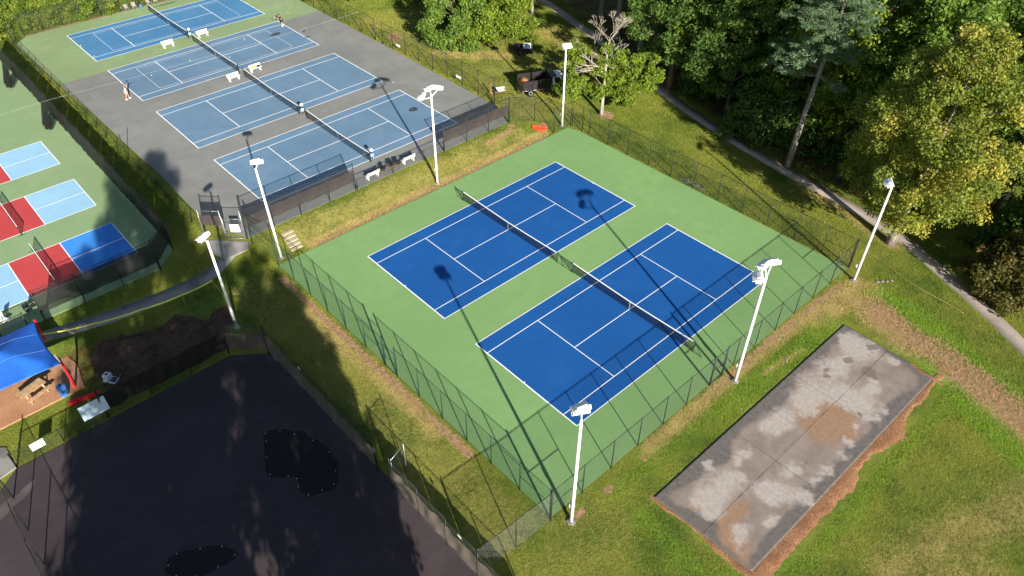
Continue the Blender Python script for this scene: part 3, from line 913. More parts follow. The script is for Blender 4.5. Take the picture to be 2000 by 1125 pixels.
# ================================================================== FENCES
def fence_run(name, pts, height, label, mat_post="fence_black", mat_link="chain_link_black", group=None, screen=None,
              rails=("top",), brace=(), base=None, open_bays=(), tall=None, rp=0.038, post_h=None):
    """posts at every point; each bay has its own woven panel, top rail and (optional) windscreen"""
    z = [hz(x, y) if base is None else base for x, y in pts]
    root = empty(name, (pts[0][0], pts[0][1], z[0]), 0, label, "fence", group)
    O = root.location.copy()
    def L(x, y, zz):
        return (x - O.x, y - O.y, zz - O.z)
    for i, (x, y) in enumerate(pts):
        h = height + (0.10 if (i in (0, len(pts) - 1)) else 0.03)
        if tall and i in tall: h = tall[i]
        r = rp * (1.25 if i in (0, len(pts) - 1) else 1.0)
        MB().tube([L(x, y, z[i] - .12), L(x, y, z[i] + h)], r, 8).build("post", mat_post, root, True)
    for i in range(len(pts) - 1):
        if i in open_bays: continue
        (x0, y0), (x1, y1) = pts[i], pts[i + 1]
        d = Vector((x1 - x0, y1 - y0, z[i + 1] - z[i])); d.normalize()
        a = Vector(L(x0, y0, z[i])) + d * .03; b = Vector(L(x1, y1, z[i + 1])) - d * .03
        for rl in rails:
            hh = height - .02 if rl == "top" else (.06 if rl == "bottom" else height * .5)
            MB().tube([a + Vector((0, 0, hh)), b + Vector((0, 0, hh))], .024, 6).build(rl + "_rail", mat_post, root, True)
        if i in brace:
            MB().tube([a + Vector((0, 0, height * .52)), b + Vector((0, 0, height * .52))], .022, 6).build("brace_rail", mat_post, root, True)
        me = panel_mesh("mesh_panel", mat_link, a[:2], b[:2], a.z + .04, a.z + height - .05, b.z + .04, b.z + height - .05)
        link_mesh("mesh_panel", me, root)
        if screen and (screen.get("bays") is None or i in screen["bays"]):
            n = Vector((-d.y, d.x)); off = screen.get("off", .05)
            a2 = (a.x + n.x * off, a.y + n.y * off); b2 = (b.x + n.x * off, b.y + n.y * off)
            L_ = math.hypot(b2[0] - a2[0], b2[1] - a2[1])
            me = panel_mesh("windscreen", screen["mat"], a2, b2, a.z + screen["z0"], a.z + screen["z1"], b.z + screen["z0"], b.z + screen["z1"],
                            screen.get("wave", .05), max(6, int(L_ * 5)), 7, i + int(abs(pts[0][0] * 7)))
            link_mesh("windscreen", me, root)
    return root

GP = "posts and wire fences round the courts"
FH = 3.0
# new double court
fence_run("chain_link_fence", [(-18.36, -24.25), (-15.5, -24.25), (-12.7, -24.25), (-9.98, -24.25), (-7.25, -24.25), (-4.6, -24.25), (-1.85, -24.25)],
          FH, "tall wire fence bordering the green court, corner end beside the double-box floodlight pole", brace=(0,))
fence_run("fence_gate", [(-1.75, -24.25), (-0.35, -24.25)], 2.9, "framed wire gate in the tall fence between lawn and green court", rails=("top", "mid", "bottom"))
fence_run("chain_link_fence", [(-0.25, -24.25), (1.2, -24.25), (4.0, -24.25), (6.9, -24.25), (9.7, -24.25), (12.6, -24.25), (15.4, -24.25), (18.6, -24.25)],
          FH, "tall wire fence running beside the concrete slab lawn to the court corner", brace=(6,))
fence_run("chain_link_fence", [(-18.36, -24.2), (-18.36, -21.3), (-18.36, -18.5), (-18.36, -16.2), (-18.36, -13.5), (-18.36, -10.7), (-18.36, -8.0)][1:] if False else
          [(-18.36, -24.15), (-18.36, -21.4), (-18.36, -18.6), (-18.36, -16.1), (-18.36, -13.4), (-18.36, -10.7), (-18.36, -8.0)],
          FH, "green wire fence above the bare earth strip, beside the narrow lawn", "fence_green", "chain_link_green", brace=(0,))
fence_run("fence_gate", [(-18.36, -7.95), (-18.36, -6.5)], 2.4, "wire gate with inner frame in the green side fence", "fence_green", "chain_link_green",
          rails=("top", "mid", "bottom"), tall={0: 3.05, 1: 3.05})
fence_run("chain_link_fence", [(-18.36, -6.4), (-18.36, -3.9), (-18.36, -1.1), (-18.36, 1.6), (-18.36, 4.3), (-18.36, 6.95), (-18.36, 9.6), (-18.75, 13.4)],
          FH, "green wire fence climbing the bank to the old court entrance", "fence_green", "chain_link_green", brace=(0, 6))
fence_run("chain_link_fence", [(18.6, 9.6), (18.6, 8.0)], FH, "single corner bay of wire fence beside the woodland corner light pole", rails=("top",), brace=(0,))
fence_run("chain_link_fence", [(18.6, 7.0), (18.6, 4.2), (18.6, 1.4), (18.6, -1.5), (18.6, -4.4), (18.6, -7.3), (18.6, -10.2), (18.6, -13.0), (18.6, -15.8), (18.6, -18.7), (18.6, -21.5), (18.6, -24.15)],
          FH, "long wire fence between the green court and the footpath lawn", brace=(0, 10))
fence_run("chain_link_fence", [(18.5, 9.75), (16.0, 9.9), (15.75, 12.8), (13.3, 14.3)], FH, "dog-legged wire fence joining the green court to the old courts by the red tub")
# low link to paved court
fence_run("chain_link_fence", [(-18.45, -24.3), (-21.3, -24.2), (-24.15, -24.1)], FH, "wire fence closing the end of the narrow lawn", "fence_black", "chain_link_silver")

# old courts
SB = dict(mat="screen_brown", z0=1.0, z1=2.25, wave=.05, off=-.06)
fence_run("chain_link_fence", [(13.2, 14.3), (10.2, 14.3), (7.1, 14.3), (4.0, 14.3)], FH, "tall old court fence with brown windscreen, truck end", screen=SB, base=.53)
fence_run("low_fence", [(3.9, 14.32), (1.3, 14.32), (-2.6, 14.32), (-6.9, 14.32)], 1.15, "waist-high fence in front of the white benches and wooden chairs", base=.53, tall={0: 1.25})
fence_run("chain_link_fence", [(-7.1, 14.3), (-10.05, 14.3), (-13.2, 14.3), (-16.0, 14.3), (-18.75, 14.3)], FH,
          "tall old court fence with brown windscreen, beside the entrance gate and steps", screen=SB, base=.53)
fence_run("fence_gate", [(-18.85, 14.35), (-20.1, 15.55)], 2.2, "framed entrance gate of the old courts with a white notice", "galvanised", "chain_link_silver", rails=("top", "mid", "bottom"), base=.53, tall={0: 3.1, 1: 2.3})
fence_run("chain_link_fence", [(-20.15, 15.6), (-21.5, 17.0)], FH, "galvanised fence bay with dark screen next to the entrance gate", "galvanised", "chain_link_black",
          screen=dict(mat="screen_brown", z0=1.5, z1=2.6, wave=.04), base=.53)
fence_run("chain_link_fence", [(15.25, 19.0), (15.3, 21.95), (15.35, 24.95), (15.38, 27.95), (15.4, 30.85), (15.38, 33.75), (15.36, 36.5), (15.2, 39.2), (15.15, 41.3)],
          FH, "wire fence between the faded grey courts and the truck lawn", base=.5)
fence_run("chain_link_fence", [(15.15, 43.0), (15.25, 46.5), (15.25, 49.5), (15.2, 52.5), (15.1, 55.5), (15.1, 58.5), (15.1, 61.5), (15.1, 64.5), (15.1, 68)],
          FH, "wire fence along the green end of the old courts past the bare earth opening", base=.5)
fence_run("chain_link_fence", [(-21.3, 74.0), (-19.35, 75.95), (-16.95, 75.95), (-14.3, 76.0), (-11.7, 76.0), (-9.05, 76.0), (-6.35, 76.0), (-3.6, 76.0), (-.9, 76.0), (1.8, 76.0), (4.5, 76)],
          FH, "wire fence overgrown by vines behind the far blue court", base=.5)
fence_run("low_fence", [(-21.4, 17.1), (-21.4, 20), (-21.4, 23), (-21.4, 26), (-21.4, 29), (-21.4, 32), (-21.4, 35), (-21.4, 38), (-21.4, 41), (-21.4, 44), (-21.4, 47), (-21.4, 50), (-21.4, 53), (-21.4, 56), (-21.4, 59), (-21.4, 62), (-21.4, 65), (-21.35, 68), (-21.35, 71), (-21.3, 73.9)],
          1.1, "low wire fence edging the old courts beside the shaded grass strip", base=.53, tall={6: 3.0})
# pickleball
SK = dict(mat="screen_black", z0=.25, z1=2.85, wave=.07, off=.05)
fence_run("chain_link_fence", [(-24.45, 17.0), (-24.42, 20.5), (-24.4, 24), (-24.38, 27.5), (-24.35, 31), (-24.33, 34.5), (-24.3, 38), (-24.28, 41.5), (-24.25, 45), (-24.22, 48.5), (-24.2, 52), (-24.2, 55.5), (-24.2, 59), (-24.2, 62.5), (-24.2, 66), (-24.2, 69.5)],
          FH, "long pickleball fence hung with black windscreen beside the grass strip", screen=SK, base=.87)
SK2 = dict(mat="screen_sheer", z0=.75, z1=2.75, wave=.05, off=.05)
fence_run("chain_link_fence", [(-26.42, 14.92), (-24.5, 16.92)], FH, "cut-corner bay of the black-screened pickleball fence", screen=SK2, base=.87)
fence_run("chain_link_fence", [(-35.8, 14.85), (-32.7, 14.85), (-29.6, 14.85), (-26.5, 14.87)], FH, "black-screened pickleball fence above the damp concrete path", screen=SK2, base=.87)
fence_run("chain_link_fence", [(-45.1, 14.85), (-42, 14.85), (-38.9, 14.85), (-37.0, 14.85)], 1.5, "pickleball fence section behind the blue canopy", base=.87)
# freshly paved court
SG = dict(mat="screen_grey", z0=.58, z1=2.42, wave=.07, off=-.08)
fence_run("chain_link_fence", [(-24.28, 0.42), (-24.28, -2.45), (-24.28, -5.3), (-24.28, -8.2), (-24.28, -11.1), (-24.28, -13.95)], FH,
          "tall fence with grey windscreen between paved court and narrow lawn, mulch bed half", screen=SG)
fence_run("chain_link_fence", [(-24.28, -15.65), (-24.28, -18.5), (-24.28, -21.3), (-24.28, -24.2), (-24.28, -27.1), (-24.28, -30.0)], FH,
          "tall fence with grey windscreen below the open gateway, sunlit half", "fence_black", "chain_link_silver", screen=SG)
gt = fence_run("fence_gate", [(-24.2, -15.75), (-22.9, -15.3)], 2.9, "open framed gate leaf swung out over the narrow lawn", "galvanised", "chain_link_black", rails=("top",), rp=.022)
SD2 = dict(mat="screen_grey", z0=.5, z1=2.2, wave=.10, off=.06)
fence_run("chain_link_fence", [(-26.5, 2.66), (-24.34, 0.5)], FH, "cut-corner fence bay with crumpled grey screen below the light pole", screen=SD2)
fence_run("chain_link_fence", [(-35.7, 2.68), (-32.6, 2.66), (-29.55, 2.66), (-26.55, 2.68)], FH, "tall dark-screened fence between mulch bed and paved court",
          screen=dict(mat="screen_black", z0=.55, z1=2.3, wave=.12, off=.06))
fence_run("low_fence", [(-41.85, 2.5), (-38.8, 2.52), (-35.8, 2.6)], 1.3, "low fence with a hanging white board beside the sunlit clay", tall={2: 2.9})
fence_run("chain_link_fence", [(-42.75, 0.0), (-42.78, -3.05), (-42.8, -6.1), (-42.8, -9.2), (-42.8, -12.3), (-42.8, -15.4)], FH, "bare wire fence crossing the far edge of the paved court")

# ================================================================== NETS
def tennis_net(cx, cy, z, half, label, group, frame=False, hp=1.07, hc=.914):
    root = empty("tennis_net", (cx, cy, z), 0, label, "net", group)
    n = 16
    vs = []; uv = []; top = []
    for i in range(n + 1):
        s = -1 + 2 * i / n
        h = hc + (hp - hc) * abs(s) ** 1.3
        y = s * half
        vs += [(0, y, .03), (0, y, h)]; uv += [(y, .03), (y, h)]; top.append((0, y, h))
    fs = [(2 * i, 2 * i + 2, 2 * i + 3, 2 * i + 1) for i in range(n)]
    me = bpy.data.meshes.new("net_mesh"); me.from_pydata(vs, [], fs)
    ul = me.uv_layers.new(name="UVMap")
    for lp in me.loops: ul.data[lp.index].uv = uv[lp.vertex_index]
    me.materials.append(MATS["net_mesh_black"]); me.update()
    link_mesh("net_mesh", me, root)
    mb = MB()
    for a, b in zip(top[:-1], top[1:]):
        for sx in (-1, 1):
            x = sx * .022
            q = [(x, a[1], a[2] - .065), (x, b[1], b[2] - .065), (x, b[1], b[2] + .01), (x, a[1], a[2] + .01)]
            mb.add(q if sx > 0 else q[::-1], [(0, 1, 2, 3)])
        mb.add([(-.022, a[1], a[2] + .01), (.022, a[1], a[2] + .01), (.022, b[1], b[2] + .01), (-.022, b[1], b[2] + .01)], [(0, 1, 2, 3)])
    mb.build("headband", "band_white", root)
    MB().box((0.03, 0, hc / 2), (.012, .065, hc - .03)).build("centre_strap", "band_white", root)
    for s in (-1, 1):
        y = s * (half + .08)
        MB().tube([(0, y, -.02), (0, y, hp + .05)], .045, 10).lathe([(.05, hp + .05), (.03, hp + .09), (.0, hp + .1)], (0, y, 0), 10).build("post", "net_post", root, True)
        MB().tube([(0, s * (half - .0), hp - .02), (0, y, hp - .02)], .01, 5).tube([(.07, y, hp * .7), (.07, y, hp * .7 - .12)], .02, 6).build("winder", "net_post", root)
        if frame:
            MB().tube([(0, y, hp), (0, y + s * .85, .02)], .022, 6).tube([(0, y, .03), (0, y + s * .85, .03)], .02, 6).build("back_stay", "net_post", root)
    return root

tennis_net(0.05, 0.0, .008, 6.4, "black tennis net on the green court, on the blue area nearer the old courts", None, True)
tennis_net(0.05, -14.81, .008, 6.4, "black tennis net on the green court, on the blue area crossed by fence shadows", None, True)
tennis_net(OX[0], OY[0] + .05, ZO + .012, 6.45, "tennis net on the far bright blue court with green border", None)
tennis_net(OX[1], OY[1] + .3, ZO + .012, 6.4, "tennis net between the two players on the faded blue court", None)
tennis_net(OX[2], OY[2] + .4, ZO + .012, 6.4, "tennis net on the empty faded court next to the players' court", None)
tennis_net(OX[3], OY[3] + .45, ZO + .012, 6.2, "tennis net on the faded court behind the low fence benches", None)

def pickle_net(cx, cy, label):
    root = empty("pickleball_net", (cx, cy, ZP + .01), 0, label, "net", "pickleball nets")
    me = panel_mesh("net_mesh", "net_mesh_black", (0, -3.35), (0, 3.35), .05, .90, .05, .90)
    link_mesh("net_mesh", me, root)
    MB().box((0, 0, .89), (.05, 6.7, .06)).build("headband", "band_white", root)
    for s in (-1, 1):
        MB().tube([(0, s * 3.4, 0), (0, s * 3.4, .95)], .03, 8).build("post", "net_post", root, True)
        MB().tube([(-.35, s * 3.4, .02), (.35, s * 3.4, .02)], .02, 6).build("foot", "net_post", root)
    MB().tube([(0, 0, 0), (0, 0, .88)], .02, 6).build("centre_post", "net_post", root)
pickle_net(-33.71, 21.39, "portable net across the red boxes nearest the canopy")
pickle_net(-33.71, 31.25, "portable net across the red boxes with pale blue ends")

# ================================================================== FLOODLIGHT POLES
def floodlight(root, p, yaw, tilt=R_(28), w=.98, d=.5, h=.27):
    """box luminaire: ribbed housing, visor and glass, on a yoke"""
    M = Matrix.Rotation(yaw, 3, 'Z') @ Matrix.Rotation(tilt, 3, 'Y')
    P = Vector(p)
    hb = MB()
    hb.box(P, (d, w, h), M=M)
    hb.box(P + M @ Vector((-d * .12, 0, h * .62)), (d * .55, w * .62, h * .3), M=M)
    ho = hb.build("floodlight", "lamp_white", root, False, .02)
    MB().box(P + M @ Vector((d * .52, 0, -.02)), (.03, w * .9, h * .78), M=M).build("lens", "lamp_glass", ho)
    MB().box(P + M @ Vector((d * .62, 0, h * .52)), (d * .35, w, .025), M=M).build("visor", "lamp_white", ho)
    MB().tube([P + M @ Vector((0, -w * .53, 0)), P + M @ Vector((-.05, -w * .53, -h * .75)), P + M @ Vector((-.05, w * .53, -h * .75)), P + M @ Vector((0, w * .53, 0))], .022, 6).build("yoke", "lamp_white", ho)

def light_pole(x, y, h, heads, label, z=None, lean=(0, 0), r0=.125, r1=.08):
    z = hz(x, y) if z is None else z
    root = empty("floodlight_pole", (x, y, z), 0, label, "light pole", "floodlight poles round the courts")
    top = Vector((lean[0], lean[1], h))
    MB().tube([(0, 0, -.15), top * .5, top], [r0, (r0 + r1) / 2, r1], 16).build("pole", "pole_white", root, True)
    MB().lathe([(.27, -.08), (.27, .05), (.22, .08)], (0, 0, 0), 16).build("footing", "stone", root)
    mb = MB().box((0, 0, .10), (.44, .44, .03))
    for sx in (-1, 1):
        for sy in (-1, 1):
            mb.tube([(sx * .17, sy * .17, .08), (sx * .17, sy * .17, .2)], .02, 6)
    mb.build("base_plate", "galvanised", root)
    MB().box((lean[0] * .15, r0 + .05, h * .16), (.16, .1, .34)).build("junction_box", "pole_white", root)
    for (dx, dy, dz, yaw) in heads:
        q = top + Vector((dx, dy, dz))
        MB().tube([top - Vector((0, 0, .12)), top + Vector((dx * .45, dy * .45, dz - .38)), q - Vector((0, 0, .26))], .045, 8).build("arm", "pole_white", root, True)
        floodlight(root, q, R_(yaw))
    return root

light_pole(-17.55, -25.25, 10.0, [(.15, .25, .45, 60), (-.05, .05, .95, 75)], "white pole with stacked pair of floodlights at the slab lawn court corner")
light_pole(-0.05, -25.3, 9.9, [(-.75, .15, .35, 125), (.0, .35, .85, 95), (.75, .2, .8, 55)], "white pole with three floodlights beside the court gate and concrete slab", lean=(.3, .1))
light_pole(17.3, -25.4, 9.5, [(-.1, .25, .35, 125)], "white pole with one floodlight at the court corner near the yellowing tree", lean=(.1, -.05))
light_pole(17.8, 10.4, 9.1, [(-.1, -.2, .35, -115)], "white pole with one floodlight at the dog-leg fence by the dump truck")
light_pole(0.1, 10.6, 9.6, [(-.95, .1, .25, 130), (.15, .35, .6, 95), (.95, .2, .45, 40)], "white pole with three floodlights on the grass bank between courts")
light_pole(-17.6, 10.5, 9.3, [(.35, .25, .4, 60)], "white pole with one floodlight beside the bank steps", lean=(-.25, .1))
light_pole(-24.75, 4.9, 8.8, [(-.1, .2, .3, 120)], "white pole with one floodlight standing in the mulch bed corner", lean=(-.1, 0.0))

# ================================================================== TREES
def leaf_mesh(name, clumps, per, size, mat, seed, flat=.75, up=.45, accent=0.0, jit=.75, thin=1.0):
    """clumps: (x,y,z,r). Leaf-sized rhombic faces scattered through every clump's volume"""
    rng = np.random.default_rng(seed)
    Cn = np.array([c[:3] for c in clumps]); Rn = np.array([c[3] for c in clumps])
    k = np.maximum(4, (per * (Rn / Rn.mean()) ** 2).astype(int))
    ci = np.repeat(np.arange(len(Cn)), k); n = len(ci)
    d = rng.normal(size=(n, 3)); d /= np.linalg.norm(d, axis=1, keepdims=True)
    rad = rng.random(n) ** (1 / 2.2)
    off = d * (rad * Rn[ci])[:, None]; off[:, 2] *= flat
    pos = Cn[ci] + off
    nr = d * .8 + np.array([0, 0, up * .5]) + rng.normal(size=(n, 3)) * jit
    nr /= np.linalg.norm(nr, axis=1, keepdims=True)
    t = np.cross(nr, rng.normal(size=(n, 3))); t /= np.linalg.norm(t, axis=1, keepdims=True)
    b = np.cross(nr, t)
    s = size * (.5 + 1.0 * rng.random(n) ** 1.4)[:, None]
    v = np.stack([pos - t * s * .5, pos - b * s * .36 * thin + nr * s * .06, pos + t * s * .5, pos + b * s * .36 * thin + nr * s * .06], 1).reshape(-1, 3)
    f = np.arange(n * 4).reshape(n, 4)
    ct = rng.random(len(Cn)); ca = (rng.random(len(Cn)) < accent).astype(float)
    tone = np.clip(.55 * ct[ci] + .6 * rng.random(n) - .05, 0, 1)
    acc = np.clip(ca[ci] * (.45 + .4 * rng.random(n)) + (rng.random(n) < accent * .12) * .5, 0, 1)
    col = np.repeat(np.stack([tone, acc, np.zeros(n), np.ones(n)], -1), 4, axis=0)
    return np_mesh(name, v, f, mat, {"tone": col})

def crown_clumps(seed, z0, z1, rad, n, prof, cr=(.7, 1.3), lobes=.28, cx=0.0, cy=0.0, hollow=.45, skew=None):
    rng = np.random.default_rng(seed)
    ph = rng.random(6) * 6.28
    out = []
    while len(out) < n:
        t = rng.random(); a = rng.random() * 6.283
        R = rad * prof(t)
        if rng.random() > .25 + .75 * prof(t): continue
        lob = 1 + lobes * (.6 * math.sin(2 * a + ph[0] + 3 * t) + .5 * math.sin(3 * a + ph[1] - 5 * t) + .5 * math.sin(5 * a + ph[2] + 9 * t))
        r = R * lob * (hollow + (1 - hollow) * rng.random() ** .5)
        z = z0 + (z1 - z0) * t + rng.normal() * .25
        x = cx * t + r * math.cos(a); y = cy * t + r * math.sin(a)
        if skew: x += skew[0]; y += skew[1]
        out.append((x, y, z, rng.uniform(*cr)))
    return out

def trunk_mesh(name, h, r0, r1, clumps, nlimb, mat, seed, lean=(0, 0), zl0=.35):
    rng = random.Random(seed)
    mb = MB()
    n = 9; pts = []; rs = []
    for i in range(n + 1):
        t = i / n
        w = .12 * math.sin(t * 5 + seed) * t
        pts.append((lean[0] * t + w, lean[1] * t + .1 * math.sin(t * 4 + seed * 2) * t, -.25 + (h + .25) * t))
        rs.append(r1 + (r0 - r1) * (1 - t) ** .9 + (.35 * r0 if i == 0 else (.08 * r0 if i == 1 else 0)))
    mb.tube(pts, rs, 10)
    if clumps:
        for k in range(nlimb):
            c = rng.choice(clumps)
            zt = min(h * .92, max(h * zl0, c[2] - math.hypot(c[0], c[1]) * rng.uniform(.35, .8)))
            t = zt / h; i = min(n - 1, int(t * n))
            p0 = Vector(pts[i]).lerp(Vector(pts[i + 1]), t * n - i)
            p3 = Vector(c[:3]); L = (p3 - p0).length
            p1 = p0.lerp(p3, .33) + Vector((0, 0, .10 * L)); p2 = p0.lerp(p3, .68) + Vector((rng.uniform(-.2, .2), rng.uniform(-.2, .2), .07 * L))
            rr = max(.03, .018 * L + .03)
            mb.tube([p0, p1, p2, p3], [rr, rr * .75, rr * .5, rr * .2], 6, False)
    return mb.mesh(name, mat, True)

P_OVAL = lambda t: max(.08, math.sin(math.pi * (0.06 + .88 * t) ** .75)) ** .75
P_ROUND = lambda t: max(.1, math.sin(math.pi * (.08 + .84 * t))) ** .6
P_CONE = lambda t: max(.06, (1 - t) ** .8 * (1 if t > .08 else .75))
P_LOW = lambda t: max(.1, math.cos(t * 1.45)) ** .7

class Kind:
    def __init__(s, h, z0, rad, n, per, size, prof, leaf, bk, seed, r0=.32, cr=(.7, 1.3), lobes=.28, accent=0.0, lean=(0, 0), nlimb=26, zl0=.3, up=.45, jit=.75, hollow=.45):
        cl = crown_clumps(seed, z0, h, rad, n, prof, cr, lobes, lean[0], lean[1], hollow)
        s.crown = leaf_mesh("crown", cl, per, size, leaf, seed, accent=accent, up=up, jit=jit)
        s.trunk = trunk_mesh("trunk", h * .88, r0, .05, cl, nlimb, bk, seed, lean, zl0)

def plant(name, k, x, y, label, cat="tree", group=None, sc=1.0, rz=0.0, z=None, sz=None):
    zz = hz(x, y) if z is None else z
    root = empty(name, (x, y, zz), rz, label, cat, group)
    root.scale = (sc, sc, sz or sc)
    link_mesh("trunk", k.trunk, root)
    link_mesh("crown", k.crown, root)
    return root

K_DARK = Kind(19, 4.0, 5.6, 190, 170, .30, P_OVAL, "leaf_dark", "bark_brown", 11, .36)
K_MID = Kind(18, 3.2, 5.4, 190, 170, .29, P_ROUND, "leaf_mid", "bark_grey", 23, .34)
K_BRIGHT = Kind(16, 3.0, 5.0, 170, 170, .28, P_OVAL, "leaf_bright", "bark_grey", 37, .30)
K_OPEN = Kind(20, 7.5, 4.6, 130, 150, .30, P_ROUND, "leaf_mid", "bark_grey", 41, .34, lobes=.4)

# the big yellowing tree at the bend of the footpath
K_YEL = Kind(19.6, 4.0, 6.3, 340, 240, .225, lambda t: max(.12, math.sin(math.pi * (.16 + .80 * t ** .85))) ** .75, "leaf_yellow", "bark_mottled", 5, .38, (.75, 1.35), .2, accent=.27, lean=(.7, -.6), nlimb=7, hollow=.3)
plant("yellowing_tree", K_YEL, 24.6, -25.0, "large spreading tree with yellowing leaves and mottled trunk at the footpath bend", sc=1.0)

# tall pine with a bare lower trunk
def pine_mesh():
    rng = np.random.default_rng(8); cl = []; mb = MB()
    H = 23.0
    pts = [(0, 0, -.3), (.15, -.1, 5), (.45, -.3, 10), (.8, -.5, 15), (1.0, -.7, 19), (1.05, -.75, H)]
    mb.tube(pts, [.36, .27, .22, .17, .10, .03], 10)
    z = 10.0
    while z < H:
        L = (4.6 * (1 - (z - 10) / (H - 9)) + .9) * rng.uniform(.8, 1.15)
        for k in range(5):
            a = rng.random() * 6.28
            if z < 13 and not (1.2 < a < 5.0): continue
            t = (z / H); px = np.interp(z, [p[2] for p in pts], [p[0] for p in pts]); py = np.interp(z, [p[2] for p in pts], [p[1] for p in pts])
            l = L * rng.uniform(.65, 1.1)
            p0 = Vector((px, py, z)); p1 = Vector((px + l * math.cos(a), py + l * math.sin(a), z + l * .12))
            mb.tube([p0, p0.lerp(p1, .5) + Vector((0, 0, -.12)), p1], [.05, .035, .015], 5, False)
            for s in np.arange(.35, 1.05, .16):
                q = p0.lerp(p1, s); w = .45 + .3 * s
                for _ in range(2):
                    cl.append((q.x + rng.normal() * w * .7, q.y + rng.normal() * w * .7, q.z + .1 + rng.normal() * .1, rng.uniform(.38, .62)))
        z += rng.uniform(.75, 1.05)
    return leaf_mesh("crown", cl, 70, .26, "leaf_pine", 3, flat=.45, up=.9, thin=.35), mb.mesh("trunk", "bark_grey", True)
class _K: pass
K_PINE = _K(); K_PINE.crown, K_PINE.trunk = pine_mesh()
plant("pine_tree", K_PINE, 29.2, -11.45, "tall pine with long bare grey trunk beside the footpath")
plant("pine_tree", K_PINE, 45.0, -6.6, "second bare-trunked pine deeper in the wood behind the tall pine", rz=2.2, sc=.95)

# half-dead tree behind the dog-leg fence
def branches(mb, p, d, L, r, depth, rng, spread=.7, upb=.15):
    q = p + d * L
    m_ = p.lerp(q, .5) + Vector((rng.uniform(-1, 1), rng.uniform(-1, 1), rng.uniform(-.5, .5))) * L * .07
    mb.tube([p, m_, q], [r, r * .85, r * .68], 5, False)
    if depth == 0: return
    for k in range(rng.choice((2, 3))):
        dd = (d + Vector((rng.uniform(-1, 1), rng.uniform(-1, 1), rng.uniform(-.6, .8) + upb)) * spread).normalized()
        branches(mb, q, dd, L * rng.uniform(.66, .88), max(.009, r * .64), depth - 1, rng, spread, upb)
root = empty("half_dead_tree", (22.8, 9.0, hz(22.8, 9.0)), 0, "small half-dead tree with bare pale top and leafy lower boughs", "tree")
rng = random.Random(4)
mb = MB().tube([(0, 0, -.25), (0.02, 0, 1.5), (.1, .05, 4.5), (.15, .05, 7.2), (.25, 0, 8.9)], [.27, .19, .15, .10, .06], 10)
for k in range(7):
    a = rng.uniform(0, 6.28); z = rng.uniform(3.0, 7.2)
    branches(mb, Vector((.1, .03, z)), Vector((math.cos(a), math.sin(a), .35)).normalized(), rng.uniform(1.2, 1.7), .055, 3, rng)
mb.build("trunk", "bark_pale", root, True)
mb = MB()
for k in range(4):
    branches(mb, Vector((.25, 0, 8.6)), Vector((rng.uniform(-.8, .8), rng.uniform(-.8, .8), .7)).normalized(), .95, .036, 5, rng, .7, .12)
mb.build("bare_branches", "dead_wood", root, True)
mb = MB()
for k in range(3):
    a = 2.4 + k * .35
    branches(mb, Vector((.1, .05, 4.6 + .6 * k)), Vector((math.cos(a), math.sin(a), .35)).normalized(), 1.4, .06, 3, rng, .6, .1)
mb.build("bare_branches", "dead_wood", root, True)
rn = np.random.default_rng(6); cl = []
# boughs (direction in world metres from the trunk, height)
for bx, by, bz, br, n in ((2.2, -2.3, 5.0, 1.7, 26), (2.6, -1.9, 3.6, 1.5, 18), (-1.5, 1.6, 3.9, 1.6, 24), (-2.0, 2.3, 2.9, 1.2, 14), (-1.2, 2.4, 7.2, 1.3, 18), (1.6, -1.2, 6.6, 1.2, 14), (1.2, -1.4, 2.2, 1.1, 10), (.2, .0, 7.9, .7, 6), (-.3, .4, 5.6, .9, 8), (-2.6, 1.2, 4.6, 1.0, 8), (3.3, -2.9, 4.6, .9, 8), (1.4, -.6, 4.4, 1.5, 18), (-.2, .2, 3.3, 1.3, 14), (.9, -1.8, 3.0, 1.2, 12), (-1.6, 1.9, 6.2, 1.2, 12), (.5, -.3, 6.9, 1.0, 8), (2.8, -2.0, 6.2, 1.0, 10)):
    for _ in range(int(n * 1.25)):
        o = rn.normal(size=3); o /= np.linalg.norm(o); o *= br * 1.15 * rn.random() ** .4
        cl.append((bx * 1.32 + o[0], by * 1.32 + o[1], bz + o[2] * .6, rn.uniform(.4, .7)))
link_mesh("crown", leaf_mesh("crown", cl, 95, .25, "leaf_bright", 12), root)

# broad low-branched trees on the lawn behind the trailer
K_LOWM = Kind(15, .4, 4.6, 210, 170, .29, P_LOW, "leaf_mid", "bark_brown", 51, .30, lobes=.34)
K_LOWB = Kind(14, .9, 4.0, 200, 170, .28, P_LOW, "leaf_bright", "bark_brown", 57, .28, lobes=.3)
plant("shade_tree", K_LOWM, 22.6, 35.2, "dark green tree with boughs sweeping to the dry lawn behind the wire fence", sc=.95, rz=.6)
plant("shade_tree", K_LOWB, 27.0, 31.6, "bright yellow-green low-branched tree beside the parked trailer", sc=.98, rz=1.0)
plant("shade_tree", K_LOWM, 28.8, 39.5, "dark tree filling the gap behind the yellow-green low-branched tree", sc=1.0, rz=3.6)
plant("shade_tree", K_LOWM, 21.5, 59.5, "dark bushy tree at the far end of the old court side fence", sc=.8, rz=2.0)
plant("shade_tree", K_LOWM, 31.5, 52.5, "dark tree on the shaded far lawn between the shade trees and the path", sc=1.0, rz=5.0)
plant("leaning_tree", K_OPEN, 37.2, 35.6, "pale-trunked tree beside the brown sunlit part of the path", sc=.62, rz=1.0)

